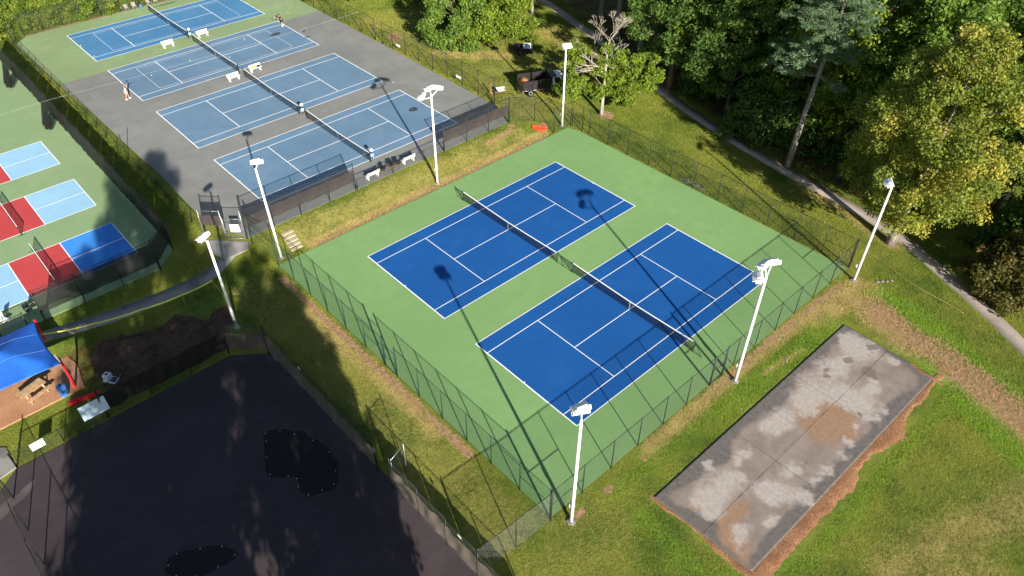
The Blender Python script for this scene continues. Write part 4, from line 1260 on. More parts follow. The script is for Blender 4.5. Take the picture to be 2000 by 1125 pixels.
# wood beyond the path: trees whose trunks stand out
GW = "trees of the wood beyond the footpath"
plant("wood_tree", K_DARK, 33.9, 8.0, "dark leafy tree with thick flared trunk right beside the footpath", group=GW, rz=.4)
plant("wood_tree", K_OPEN, 39.0, 16.9, "straight bare-trunked tree between road and half-dead tree", group=GW, rz=1.7, sc=1.1)
plant("wood_tree", K_OPEN, 39.6, 21.6, "grey trunk standing behind the half-dead tree's bare top", group=GW, rz=3.0, sc=1.15)
plant("wood_tree", K_OPEN, 43.0, 27.5, "bare trunk at the kerb of the shaded park road", group=GW, rz=4.4, sc=1.15)
plant("wood_tree", K_DARK, 33.9, -.4, "slender pale-trunked tree in the deep shade by the path", group=GW, rz=2.4, sc=.85)
plant("wood_tree", K_DARK, 36.4, .6, "dark tree just behind the slender pale trunk", group=GW, rz=5.2, sc=1.0)
plant("wood_tree", K_MID, 40.5, -17.5, "tall mid-green tree behind the yellowing tree's crown", group=GW, rz=1.1, sc=1.15)
plant("wood_tree", K_MID, 37.5, -29.5, "round green tree right of the yellowing tree", group=GW, rz=2.6, sc=1.0)
plant("wood_tree", K_BRIGHT, 36.8, -8.6, "bright green tree lit between the two pines", group=GW, rz=.3, sc=1.0)
plant("wood_tree", K_MID, 33.6, -38.0, "green tree over the dark shrubs at the lower footpath", group=GW, rz=.9, sc=.9)
rng = random.Random(77)
cand = []
for X in np.arange(37.5, 100, 6.2):
    for Y in np.arange(-46, 40, 6.2):
        x = X + rng.uniform(-2.2, 2.2); y = Y + rng.uniform(-2.2, 2.2)
        if 45.8 < x < 57.5: continue
        if x < 47 and y > 8: continue
        if y > 26 and x < 60: continue
        if min(math.hypot(x - a, y - b) for a, b in ((33.9, 8), (36.4, .6), (40.5, -17.5), (37.5, -29.5), (36.8, -8.6), (45, -6.6), (33.6, -38))) < 4.2: continue
        p = Vector((x, y, 12)) - CAMP; dd = p.dot(_f)
        u = p.dot(_r) / dd * 1469.4 + 1000; v = p.dot(_d) / dd * 1469.4 + 562
        if -150 < u < 2150 and -330 < v < 1125: cand.append((x, y))
for i, (x, y) in enumerate(cand):
    k, nm = rng.choice(((K_DARK, 0), (K_MID, 1), (K_MID, 1), (K_DARK, 0), (K_BRIGHT, 2)))
    plant("wood_tree", k, x, y, ["dark green tree in the dense wood", "mid-green tree in the dense wood", "light green tree in the dense wood"][nm], group=GW + ", " + ["dark", "mid", "light"][nm],
          sc=rng.uniform(.85, 1.2), rz=rng.uniform(0, 6.28))

# undergrowth and shrubs
K_SHRUB = Kind(4.6, .2, 3.3, 150, 150, .22, P_LOW, "leaf_olive", "bark_brown", 71, .10, (.45, .85), .3, accent=.3, nlimb=14)
K_UNDER = Kind(4.2, .2, 2.4, 100, 130, .26, P_LOW, "leaf_dark", "bark_brown", 73, .09, (.5, .9), .35, nlimb=12)
K_VINE = Kind(3.4, .05, 2.1, 110, 140, .24, P_LOW, "leaf_vine", "bark_brown", 79, .07, (.4, .8), .35, accent=.35, nlimb=10)
plant("shrub", K_SHRUB, 26.6, -35.2, "large rounded olive-brown shrub beside the lower footpath", "shrub", sc=1.12)
plant("shrub", K_UNDER, 31.5, -33.4, "dark green shrub in the shade behind the olive shrub", "shrub", sc=1.3)
GU = "undergrowth at the woodland edge"
for (x, y, s) in ((32.0, -4.8, 1.2), (33.4, -7.2, 1.3), (35.6, -5.6, 1.5), (34.6, -10.2, 1.2), (32.4, -17.0, .8), (36.5, -13.6, 1.4), (38.5, -3.0, 1.5), (37.5, 5.0, 1.3), (34.2, -21.5, 1.1), (36, -24.5, 1.4)):
    plant("bush", K_UNDER, x, y, "dark leafy bush in the shaded undergrowth beside the wood", "bush", GU, s, rz=x * 1.7)
GV = "vines and bushes behind the far fence"
for i, x in enumerate(np.arange(-25.0, 12, 2.3)):
    for j, yy in enumerate((78.5, 81.4, 84.8)):
        if j and i % 2 == (j - 1): continue
        plant("vine_bush", K_UNDER if (i * 3 + j * 5) % 7 == 0 else K_VINE, x + .5 * math.sin(i * 2.1 + j), yy + .3 * math.cos(i * 1.7), "sunlit vine-covered bush growing against the far court fence", "bush", GV, (1.0, 1.5, 2.0)[j] * (1 + .15 * math.sin(i * 3.3)), rz=i * 1.3 + j)
for i, (x, y, k, s) in enumerate(((-27.5, 84, K_MID, .75), (-21.5, 90, K_BRIGHT, .8), (-14.0, 90.5, K_DARK, .7), (-5.5, 93, K_MID, .8), (3, 92, K_BRIGHT, .75), (-27, 74, K_BRIGHT, .42))):
    plant("hedge_tree", k, x, y, "leafy tree rising behind the vine-covered far fence", "tree", "trees behind the far fence", s, rz=i * 1.1)
plant("bush", K_VINE, 14.6, 79.0, "single green bush past the far end of the old court fence", "bush", None, 1.0)

# bleached dead snag above the wood
root = empty("dead_snag", (43.6, -26.2, 0), 0, "bleached dead tree with broken white limbs above the yellowing tree", "tree")
mb = MB().tube([(0, 0, -.3), (.2, .1, 8), (.5, .2, 15.2)], [.32, .24, .12], 8)
for dx, dy, dz, z in ((1.5, -.9, .9, 13.6), (-1.3, .8, .5, 13.2), (.9, .5, 1.3, 14.2), (-.5, -.8, 1.0, 12.4), (1.9, -1.6, .1, 12.6)):
    mb.tube([(.4, .2, z), (.4 + dx * .5, .2 + dy * .5, z + dz * .6), (.4 + dx, .2 + dy, z + dz)], [.1, .07, .03], 6, False)
mb.build("trunk", "dead_wood", root, True)

# tall trees standing on the sunward side of the paved court; their shadows fall across it
GS = "tall trees on the sunny side of the paved court"
def sun_ab(a, b):
    return (a * .352 + b * .936, a * .936 - b * .352)
for (a0, b0, atop, k, h0, rz, lab, sc) in ((-44, -31.0, 24.5, K_MID, 18.0, .3, "tallest leafy tree, casting shade as far as the pickleball courts", 1.0),
                                  (-47, -22.3, 4.4, K_DARK, 19.0, 1.2, "tree whose pointed shade reaches the narrow lawn by the steps", .64),
                                  (-43, -33.0, 9.0, K_OPEN, 20.0, 2.2, "tree shading the clay beside the blue canopy", .80),
                                  (-50, -27.0, 9.0, K_OPEN, 20.0, 3.1, "open-crowned tree shading the mulch bed", .85),
                                  (-46, -20.9, -3.8, K_MID, 18.0, 4.0, "smaller tree shading the edge of the narrow lawn", .62),
                                  (-47, -19.7, -8.5, K_MID, 18.0, 2.6, "narrow tree shading the fence of the narrow lawn", .44),
                                  (-48, -30.0, -4.0, K_DARK, 19.0, 5.0, "tree shading the middle of the paved court", .6),
                                  (-52, -33.8, -12.0, K_BRIGHT, 16.0, .9, "low-branched tree shading the paved court near the bare fence", .85)):
    x, y = sun_ab(a0, b0)
    s = (atop - a0) * math.tan(SUN_EL) / h0
    plant("tall_tree", k, x, y, lab, "tree", GS, sc, rz, sz=s)

# ================================================================== COURT FURNITURE
def bench_parts():
    P = []
    for y in (-.13, 0, .13):
        P.append(("seat_plank", MB().box((0, y, .44), (1.55, .115, .045)).mesh("seat_plank", "bench_white")))
    for z in (.62, .76):
        P.append(("back_plank", MB().box((0, .25 + (z - .62) * .15, z), (1.55, .035, .115)).mesh("back_plank", "bench_white")))
    for x in (-.58, .58):
        P.append(("leg_frame", MB().box((x, -.13, .21), (.09, .08, .42)).box((x, .17, .21), (.09, .08, .42)).box((x, .02, .395), (.09, .42, .05))
                  .box((x, .235, .6), (.08, .05, .46)).mesh("leg_frame", "bench_white")))
    return P
BP = bench_parts()
def bench(x, y, rz, label):
    root = empty("bench", (x, y, ZO), rz, label, "bench", "white court benches")
    for nm, me in BP:
        link_mesh(nm, me, root)
    return root
bench(-6.4, 59.35, .02, "white bench between the far courts with nothing on it, left of the net posts")
bench(-1.5, 59.55, .02, "white bench beside the net posts next to the far bright blue court")
bench(-4.6, 44.55, .02, "empty white bench next to the players' court net post")
bench(-1.4, 45.1, .02, "white bench with an orange bag and a black bag on it")
bench(-4.6, 15.1, math.pi + .02, "white bench behind the low fence, steps side of the chairs")
bench(-.15, 15.1, math.pi + .02, "white bench behind the low fence, truck side of the chairs")
b1 = MB().lathe([(.0, 0), (.2, .02), (.24, .12), (.16, .26), (.0, .3)], (0, 0, 0), 12).build("bag", "bag_orange", None, True); b1.location = (-1.62, 45.08, ZO + .463); b1.scale = (1.3, .8, .8)
tag(b1, "orange sports bag lying on the white bench", "bag")
b2 = MB().lathe([(.0, 0), (.2, .02), (.22, .14), (.12, .28), (.0, .3)], (0, 0, 0), 12).build("bag", "bag_black", None, True); b2.location = (-.98, 45.1, ZO + .463); b2.scale = (1.1, .8, .8)
tag(b2, "black sports bag beside the orange bag on the bench", "bag")

def chair(x, y, rz, label, frame="chair_wood", seat="chair_fabric", group=None, z=ZO, recline=.0):
    root = empty("chair", (x, y, z), rz, label, "chair", group)
    for sx in (-1, 1):
        for sy in (-1, 1):
            MB().tube([(sx * .26, sy * .24, 0), (sx * .25, sy * .2, .45 if sy < 0 else .44)], .022, 6).build("leg", frame, root)
        MB().box((sx * .28, 0, .63), (.05, .5, .03)).tube([(sx * .28, -.22, .44), (sx * .28, -.22, .62)], .02, 6).build("armrest", frame, root)
    MB().box((0, 0, .45), (.52, .5, .035)).build("seat", seat, root)
    M = Matrix.Rotation(-.25 - recline, 3, 'X')
    MB().box((0, .27 + recline * .2, .74 - recline * .1), (.52, .035, .58), M=M).build("backrest", seat, root)
    return root
chair(-3.35, 15.15, math.pi + .2, "wooden-framed dark chair next to the bench, steps side of the seat row")
chair(-2.2, 15.2, math.pi - .15, "middle wooden-framed dark chair behind the low fence")
chair(-1.55, 15.05, math.pi - .1, "wooden-framed dark chair next to the bench, truck side of the seat row")
for i, (x, lab) in enumerate(((-5.6, "grey reclining chair by the vine fence, first in the row"), (-4.55, "grey reclining chair by the vine fence, second in the row"), (-2.4, "grey reclining chair by the vine fence near the net, third in the row"), (-1.4, "grey reclining chair by the vine fence, last in the row"))):
    chair(x, 75.1, .15 * (-1) ** i, lab, "lounge_grey", "lounge_grey", "reclining chairs by the vine fence", ZO, .25)
can = MB().lathe([(.16, 0), (.2, .35), (.2, .5), (.0, .52)], (0, 0, 0), 12).build("waste_bin", "barrel_blue", None, True); can.location = (-3.6, 75.2, ZO)
tag(can, "small blue bin between the grey reclining chairs", "bin")

def caddy(x, y, label):
    root = empty("court_caddy", (x, y, ZO), .3, label, "caddy", "net post caddies")
    MB().tube([(0, 0, 0), (0, 0, 1.1)], .03, 8).build("stand", "net_post", root)
    MB().lathe([(.16, .42), (.2, .46), (.2, .72), (.17, .74)], (0, .0, 0), 12).build("bucket", "cooler_blue", root, True)
    MB().lathe([(.0, 1.36), (.12, 1.34), (.2, 1.26), (.18, 1.08), (.0, 1.06)][::-1], (0, 0, 0), 12).build("drink_holder", "sign_white", root, True)
caddy(OX[0] + .3, OY[0] - 6.45, "white-topped caddy at the far blue court net post")
caddy(OX[2] + .3, OY[2] - 6.3, "white-topped caddy at the net post of the empty court")
caddy(OX[3] + .35, OY[3] - 5.6, "white-topped caddy at the net post by the low fence")

for i, (x, y) in enumerate(((-11.6, 52.5), (-6.2, 53.4), (-2.0, 51.0), (2.1, 54.9), (11.3, 59.4), (-14.8, 62.9), (9.4, 31.0), (-14.9, 67.4), (-9.6, 63.9))):
    b = MB().lathe([(.002, 0), (.04, .012), (.055, .05), (.04, .088), (.002, .1)], (0, 0, 0), 8).build("tennis_ball", "ball_yellow", None, True)
    b.location = (x, y, ZO + .014)
    tag(b, "yellow tennis ball lying loose on the old courts", "ball", "loose tennis balls")

# signs on fences
def board(x, y, z, w, h, rz, mat, label, tilt=0.0, lines=0, holder=None):
    root = empty("sign", (x, y, z), rz, label, "sign")
    M = Matrix.Rotation(tilt, 3, 'X')
    MB().box((0, 0, 0), (w, .02, h), M=M).build("panel", mat, root)
    if lines:
        mb = MB()
        for k in range(lines):
            mb.box(tuple(M @ Vector((0, -.013, h * (.3 - .6 * k / max(1, lines - 1))))), (w * (.7 - .12 * (k % 2)), .003, h * .05), M=M)
        mb.build("print", "sign_ink", root)
    return root
board(-19.42, 14.83, 1.75, .85, .8, -.765, "sign_white", "white notice board on the old court entrance gate")
board(15.27, 38.0, 1.35, .9, .3, math.pi / 2 + math.pi, "sign_white", "small white plaque on the truck lawn fence, bare earth end")
board(15.27, 25.6, 1.35, .9, .3, math.pi / 2 + math.pi, "sign_white", "small white plaque on the truck lawn fence, wheelbarrow end")
board(-36.3, 2.52, 1.45, 1.75, 1.15, .02, "sign_pale_blue", "large pale blue reflective board wired to the fence by the red beam", -.25)
board(-40.2, 2.42, .95, .85, .55, .02, "sign_white", "white board hanging on the low fence in the sun", -.2)
board(-24.22, -4.6, 2.45, .26, .2, math.pi / 2, "sign_white", "tiny white tag on the grey-screened fence, mulch bed half")
board(-24.22, -22.5, 2.4, .3, .22, math.pi / 2, "sign_white", "tiny white tag on the sunlit grey-screened fence")

# steps up the bank
root = empty("bank_steps", (-16.0, 10.7, hz(-16, 10.3)), .02, "five weathered timber steps set into the grass bank", "steps")
for k in range(5):
    y = .1 + k * .5; zt = max(.07, hz(-16, 10.7 + y) - root.location.z + .06)
    MB().box((k * .09 + .1, y, zt - .1), (1.15, .36, .2)).build("step", "timber_grey", root, False, .02)

# drapes and cable over the pickleball side
for (x, y, lab) in ((-24.9, 46.3, "gathered black netting hanging where the overhead cable meets the screened fence"), (-25.0, 59.8, "gathered black netting hanging from the far end of the screened fence")):
    vs = []; uv = []; nx_, nz_ = 24, 8
    for j in range(nz_ + 1):
        t = j / nz_
        for i in range(nx_ + 1):
            s = i / nx_
            wid = 2.7 * (1 - .3 * t)
            vs.append((-.5 + .2 * math.sin(s * 40) * (.3 + t) - .5 * t, (s - .5) * wid - 1.0 * (1 - t), 3.0 - 2.75 * t + .15 * math.sin(s * 9) * t)); uv.append((s * 3.2, t * 2.8))
    fs = [(j * (nx_ + 1) + i, j * (nx_ + 1) + i + 1, (j + 1) * (nx_ + 1) + i + 1, (j + 1) * (nx_ + 1) + i) for j in range(nz_) for i in range(nx_)]
    me = bpy.data.meshes.new("divider_net"); me.from_pydata(vs, [], fs)
    ul = me.uv_layers.new(name="UVMap")
    for lp in me.loops: ul.data[lp.index].uv = uv[lp.vertex_index]
    me.materials.append(MATS["drape_net"]); me.update()
    o = link_mesh("divider_net", me, None, (x + .3, y, .9)); tag(o, lab, "netting")
mb = MB()
pts = [(-60, 46.8, 3.9), (-40, 46.75, 3.55), (-24.3, 46.6, 3.9)]
def sag(a, b, s, n=14):
    return [(a[0] + (b[0] - a[0]) * k / n, a[1] + (b[1] - a[1]) * k / n, a[2] + (b[2] - a[2]) * k / n - s * 4 * (k / n) * (1 - k / n)) for k in range(n + 1)]
mb.tube(sag((-60, 46.9, 3.9), (-24.3, 46.6, 3.88), .2) + sag((-24.25, 46.6, 3.88), (15.2, 46.2, 3.5), .25), .0065, 5)
o = mb.build("overhead_cable", "wire_grey"); tag(o, "thin grey cable stretched over the players' court", "cable")

# ================================================================== PEOPLE
def person(x, y, rz, label, joints, edges, radii, clothes, hair, z=ZO + .013):
    root = empty("person", (x, y, z), rz, label, "person")
    def skin(name, keys, scale, mat, sub=2):
        ks = list(keys); ix = {k: i for i, k in enumerate(ks)}
        me = bpy.data.meshes.new(name)
        me.from_pydata([joints[k] for k in ks], [(ix[a], ix[b]) for a, b in edges if a in ix and b in ix], [])
        me.materials.append(MATS[mat])
        o = link_mesh(name, me, root)
        m1 = o.modifiers.new("skin", 'SKIN'); m1.use_smooth_shade = True
        sv = me.skin_vertices[0].data
        for k in ks:
            r = radii[k] * (scale.get(k, 1.0) if isinstance(scale, dict) else scale)
            sv[ix[k]].radius = (r, r * .85); sv[ix[k]].use_root = False
        sv[0].use_root = True
        o.modifiers.new("sub", 'SUBSURF').levels = sub
        o.modifiers["sub"].render_levels = sub
        return o
    body = skin("body", joints.keys(), 1.0, "skin")
    for nm, keys, sc, mat in clothes:
        skin(nm, keys, sc, mat)
    hx, hy, hzz = joints["head"]
    MB().lathe([(.075, -.06), (.115, -.0), (.118, .06), (.09, .12), (.02, .145)], (hx, hy + .015, hzz + .01), 14).build("hair", hair, root, True)
    face = MB()
    fy = hy - .105
    for s in (-1, 1): face.box((hx + s * .035, fy, hzz + .0), (.02, .012, .012))
    face.box((hx, fy - .004, hzz - .062), (.05, .012, .012)).box((hx, fy - .012, hzz - .028), (.022, .03, .03))
    face.build("face", "hair_dark", root)
    for side in ("l", "r"):
        a = Vector(joints["foot" + side]); k = Vector(joints["ankle" + side])
        d = (a - k); ang = math.atan2(d.y, d.x)
        MB().box(((a.x + k.x) / 2, (a.y + k.y) / 2, .045), (.27, .10, .09), ang).build("shoe", "shoe_white", root, False, .03)
    # hands: palm with five fingers, curled on whatever is held
    for side in ("l", "r"):
        w = Vector(joints["wrist" + side]); e = Vector(joints["elbow" + side]); d = (w - e).normalized()
        sd = d.cross(Vector((0, 0, 1)));  sd = sd.normalized() if sd.length > .1 else Vector((1, 0, 0))
        dn = d.cross(sd)
        hb = MB().tube([w, w + d * .05, w + d * .09], [.03, .042, .036], 8)
        for q in range(4):
            b0 = w + d * .085 + sd * (.03 - .02 * q)
            ln = (.035, .042, .038, .03)[q]
            hb.tube([b0, b0 + d * ln, b0 + d * ln * 1.1 + dn * ln, b0 + d * ln * .4 + dn * ln * 1.4], [.011, .0105, .01, .008], 6)
        tb = w + d * .03 + sd * .035
        hb.tube([tb, tb + sd * .03 + d * .025, tb + sd * .015 + d * .055 + dn * .03], [.013, .012, .009], 6)
        hb.build("hand", "skin", root, True)
    return root

E_ = [("pelvis", "chest0"), ("chest0", "chest"), ("chest", "neck"), ("neck", "head0"), ("head0", "head"),
      ("chest", "shl"), ("shl", "elbowl"), ("elbowl", "wristl"), ("chest", "shr"), ("shr", "elbowr"), ("elbowr", "wristr"),
      ("pelvis", "hipl"), ("hipl", "kneel"), ("kneel", "anklel"), ("anklel", "footl"), ("pelvis", "hipr"), ("hipr", "kneer"), ("kneer", "ankler"), ("ankler", "footr")]
RAD = dict(pelvis=.135, chest0=.125, chest=.15, neck=.055, head0=.075, head=.095, shl=.062, elbowl=.045, wristl=.03, shr=.062, elbowr=.045, wristr=.03,
           hipl=.095, kneel=.062, anklel=.04, footl=.035, hipr=.095, kneer=.062, ankler=.04, footr=.035)
# serving player, racket arm raised, facing +X
J1 = dict(pelvis=(0, 0, .95), chest0=(0, -.02, 1.13), chest=(0, -.03, 1.36), neck=(0, -.04, 1.5), head0=(0, -.05, 1.57), head=(0, -.06, 1.67),
          shl=(.19, -.04, 1.43), elbowl=(.33, -.16, 1.5), wristl=(.30, -.38, 1.62), shr=(-.19, -.03, 1.43), elbowr=(-.42, .02, 1.52), wristr=(-.36, -.05, 1.76),
          hipl=(.1, 0, .86), kneel=(.13, -.13, .49), anklel=(.14, -.16, .1), footl=(.14, -.30, .05), hipr=(-.1, .02, .86), kneer=(-.13, .06, .48), ankler=(-.15, .22, .1), footr=(-.16, .10, .05))
person(-16.15, 48.3, R_(75), "player in white top and skirt serving with raised arm near the grey baseline", J1, E_, RAD,
       [("top", ("pelvis", "chest0", "chest", "shl", "shr"), 1.14, "cloth_white"), ("skirt", ("pelvis", "hipl", "hipr"), {"pelvis": 1.3, "hipl": 1.5, "hipr": 1.5}, "cloth_white")], "hair_fair")
J2 = dict(pelvis=(0, .06, .88), chest0=(0, -.04, 1.04), chest=(0, -.16, 1.24), neck=(0, -.22, 1.36), head0=(0, -.26, 1.42), head=(0, -.29, 1.51),
          shl=(.2, -.17, 1.3), elbowl=(.26, -.32, 1.08), wristl=(.1, -.5, 1.02), shr=(-.2, -.17, 1.3), elbowr=(-.28, -.3, 1.07), wristr=(-.06, -.52, 1.04),
          hipl=(.11, .05, .79), kneel=(.2, -.14, .45), anklel=(.26, .04, .1), footl=(.27, -.1, .05), hipr=(-.11, .05, .79), kneer=(-.2, -.12, .45), ankler=(-.27, .06, .1), footr=(-.28, -.08, .05))
person(8.35, 55.75, R_(-115), "player in dark brown shirt and shorts crouching to receive at the green edge", J2, E_, RAD,
       [("shirt", ("pelvis", "chest0", "chest", "shl", "elbowl", "shr", "elbowr"), {"elbowl": 1.3, "elbowr": 1.3, "pelvis": 1.15, "chest0": 1.14, "chest": 1.14, "shl": 1.25, "shr": 1.25}, "cloth_dark"),
        ("shorts", ("pelvis", "hipl", "hipr", "kneel", "kneer"), {"pelvis": 1.18, "hipl": 1.25, "hipr": 1.25, "kneel": 1.45, "kneer": 1.45}, "cloth_dark")], "hair_dark")
def racket(px, py, pz, d, rz, label):
    D = Vector(d).normalized(); s = D.cross(Vector((.3, .2, 1))).normalized()
    root = empty("tennis_racket", (px, py, pz), rz, label, "racket")
    MB().tube([(0, 0, 0), tuple(D * .32)], .016, 6).build("handle", "racket_black", root)
    c = D * .50; ring = [c + D * .18 * math.cos(t) + s * .13 * math.sin(t) for t in np.linspace(0, 2 * math.pi, 17)]
    MB().tube(ring, .013, 6, False).build("head_frame", "racket_black", root)
    n = D.cross(s); mb = MB()
    for k in range(-4, 5):
        w = math.sqrt(max(0, 1 - (k / 5) ** 2))
        mb.tube([c + D * .036 * k - s * .13 * w, c + D * .036 * k + s * .13 * w], .002, 3, False)
        mb.tube([c + s * .026 * k - D * .18 * w, c + s * .026 * k + D * .18 * w], .002, 3, False)
    mb.build("strings", "band_white", root)
def wrist_world(x, y, rz, j):
    c, s = math.cos(rz), math.sin(rz)
    return (x + c * j[0] - s * j[1], y + s * j[0] + c * j[1], ZO + .013 + j[2])
w = wrist_world(-16.15, 48.3, R_(75), J1["wristr"]); racket(w[0], w[1], w[2] + .04, (.1, .35, .9), R_(75), "racket raised above the head of the player in white")
w = wrist_world(8.35, 55.75, R_(-115), J2["wristr"]); racket(w[0], w[1], w[2], (.5, -.8, .35), R_(-115), "racket held forward by the crouching player in brown")

# ================================================================== VEHICLES
def wheel(root, x, y, r, w, rim="rim_white", dual=False):
    t = MB().lathe([(r * .55, -w / 2), (r * .93, -w / 2), (r, -w * .35), (r, w * .35), (r * .93, w / 2), (r * .55, w / 2)], (0, 0, 0), 20).build("wheel", "tyre", root, True)
    t.rotation_euler = (math.pi / 2, 0, 0); t.location = (x, y, r)
    rm = MB().lathe([(r * .56, -w * .42), (r * .5, -w * .52), (r * .2, -w * .36), (.0, -w * .36)][::-1], (0, 0, 0), 16).lathe([(.0, w * .36), (r * .2, w * .36), (r * .5, w * .52), (r * .56, w * .42)], (0, 0, 0), 16).build("rim", rim, t, True)
    return t

truck = empty("dump_truck", (18.95, 18.6, hz(20.5, 17.6)), math.atan2(-.43, .9), "white-cabbed dump truck with black bed parked behind the wire fence", "truck")
MB().box((3.0, 0, .62), (6.2, .85, .22)).build("chassis", "chassis", truck)
# bed: floor, sides with ribs, headboard, tailgate folded down
bed = MB().box((1.75, 0, .86), (3.5, 2.2, .1)).build("bed_floor", "dump_grey", truck)
for s in (-1, 1):
    sd = MB().box((1.75, s * 1.1, 1.42), (3.5, .07, 1.05)).build("bed_side", "dump_grey", truck)
    for xx in (.05, 1.2, 2.3, 3.45):
        MB().box((xx, s * 1.15, 1.40), (.09, .08, 1.1)).build("rib", "truck_black", sd)
    MB().box((1.75, s * 1.145, 1.97), (3.56, .12, .08)).build("top_edge", "truck_black", sd)
MB().box((3.5, 0, 1.5), (.08, 2.26, 1.3)).box((3.85, 0, 2.2), (.75, 2.26, .05)).build("headboard", "truck_black", truck)
MB().box((-.03, 0, .62), (.06, 2.2, .5)).build("tailgate", "chassis", truck)
vs = []; fs = []
for i in range(15):
    for j in range(9):
        x = .03 + 3.3 * i / 14; y = -1.03 + 2.06 * j / 8
        hgt = .95 + .95 * math.exp(-((x - .5) / .8) ** 2) * (1 - .35 * (abs(y) / 1.03) ** 2) + .07 * math.sin(x * 5 + y * 4)
        if i == 0: hgt = .93
        vs.append((x, y, hgt))
for i in range(14):
    for j in range(8):
        fs.append((i * 9 + j, (i + 1) * 9 + j, (i + 1) * 9 + j + 1, i * 9 + j + 1))
ld = MB().add(vs, fs).build("mulch_load", "load_mulch", None, True); ld.matrix_world = Matrix.Translation(truck.location) @ Matrix.Rotation(truck.rotation_euler.z, 4, 'Z')
tag(ld, "orange-brown mulch heaped in the black truck bed", "mulch")
for s in (-1, 1):
    MB().box((1.7, s * 1.02, .77), (3.4, .06, .1)).build("side_rail", "reflector_red" if False else "chassis", truck)
    MB().box((2.9, s * .95, .60), (.8, .34, .36)).build("tool_box", "truck_black", truck)
    MB().box((1.0, s * .98, 1.02 - .1), (1.15, .26, .04)).build("mudguard", "chassis", truck)
    for k in range(6):
        MB().box((.4 + k * .55, s * 1.055, .79), (.22, .012, .06)).build("reflector", "reflector_red" if k % 2 else "sign_white", truck)
# cab: lofted body, bonnet, glass
def loft(sections):
    mb = MB(); n = len(sections[0]); vs = []; fs = []
    for sec in sections: vs += sec
    for i in range(len(sections) - 1):
        for k in range(n):
            k2 = (k + 1) % n
            fs.append((i * n + k, i * n + k2, (i + 1) * n + k2, (i + 1) * n + k))
    fs.append(tuple(range(n - 1, -1, -1))); fs.append(tuple((len(sections) - 1) * n + k for k in range(n)))
    return mb.add(vs, fs)
def sec(x, w, z0, zb, zt, wt):
    return [(x, -w, z0), (x, -w, zb), (x, -wt, zt), (x, wt, zt), (x, w, zb), (x, w, z0)]
cab = loft([sec(3.75, .98, .5, 1.25, 2.02, .84), sec(5.0, .98, .5, 1.25, 2.05, .84), sec(5.25, .98, .5, 1.22, 1.9, .82), sec(5.72, .97, .5, 1.18, 1.22, .9), sec(6.55, .94, .52, 1.08, 1.12, .84), sec(6.75, .86, .55, .9, .96, .8)]).build("cab", "truck_white", truck, False, .04)
MB().add([(5.275, -.78, 1.84), (5.275, .78, 1.84), (5.73, .86, 1.245), (5.73, -.86, 1.245)], [(0, 3, 2, 1)]).build("windscreen", "glass_dark", cab)
for s in (-1, 1):
    MB().add([(4.0, s * .993, 1.28), (5.5, s * .985, 1.25), (5.2, s * .862, 1.86), (4.0, s * .868, 1.95)], [(0, 1, 2, 3)]).build("side_window", "glass_dark", cab)
    dr = MB().box((4.62, s * .985, .88), (1.15, .03, .68)).build("door", "truck_white", cab)
    MB().box((4.2, s * 1.005, 1.1), (.16, .02, .04)).build("handle", "truck_black", dr) if False else None
    MB().box((5.35, s * 1.1, 1.4), (.06, .2, .24)).build("mirror", "truck_black", cab)
    MB().box((6.76, s * .62, .82), (.04, .3, .16)).build("headlight", "lamp_glass", cab)
    MB().tube([(6.1 - .55, s * .97, .52), (6.1 - .4, s * .99, .85), (6.1, s * .99, .96), (6.1 + .4, s * .99, .85), (6.1 + .5, s * .97, .52)], .05, 6).build("wheel_arch", "truck_black", cab)
    MB().box((4.6, s * .98, .44), (1.6, .2, .06)).build("running_board", "chassis", truck)
    wheel(truck, 1.0, s * .93, .42, .36); wheel(truck, 6.05, s * .86, .42, .26)
MB().box((6.78, 0, .62), (.12, 1.8, .2)).build("bumper", "galvanised", truck)
MB().box((6.77, 0, .86), (.03, .85, .2)).build("grille", "truck_black", cab)
MB().box((-.1, 0, .5), (.15, 1.6, .14)).tube([(-.35, 0, .46), (.0, 0, .46)], .05, 8).build("rear_bumper", "chassis", truck)

tr = empty("utility_trailer", (27.2, 26.9, hz(27, 26.5)), math.atan2(-.75, .66), "black utility trailer parked on the lawn near the yellow-green tree", "trailer")
MB().box((0, 0, .5), (2.3, 1.35, .08)).box((0, -.66, .68), (2.3, .04, .32)).box((0, .66, .68), (2.3, .04, .32)).box((-1.13, 0, .68), (.04, 1.35, .32)).build("bed", "truck_black", tr)
MB().tube([(1.1, -.5, .47), (2.1, 0, .45), (1.1, .5, .47)], .04, 6).tube([(2.1, 0, .45), (2.3, 0, .45)], .05, 6).tube([(2.05, 0, .45), (2.05, 0, 0)], .03, 6).build("drawbar", "truck_black", tr)
for s in (-1, 1):
    wheel(tr, -.25, s * .82, .33, .2); MB().box((-.25, s * .82, .71), (.85, .24, .04)).build("mudguard", "truck_black", tr)
MB().tube([(-1.1, -.6, .5), (-1.1, -.6, 1.35), (-1.1, .6, 1.35), (-1.1, .6, .5)], .03, 6).build("rack", "truck_black", tr)
tk = empty("water_tank", tuple(Matrix.Translation(tr.location) @ Matrix.Rotation(tr.rotation_euler.z, 4, 'Z') @ Vector((.55, 0, .545))), tr.rotation_euler.z, "pale blue ribbed tank carried on the trailer", "tank")
MB().box((0, 0, .31), (.9, 1.1, .62)).build("shell", "trailer_load", tk, False, .1)
for yy in (-.35, 0, .35): MB().box((0, yy, .32), (.95, .05, .66)).build("strap", "cart_white", tk, False, .02)

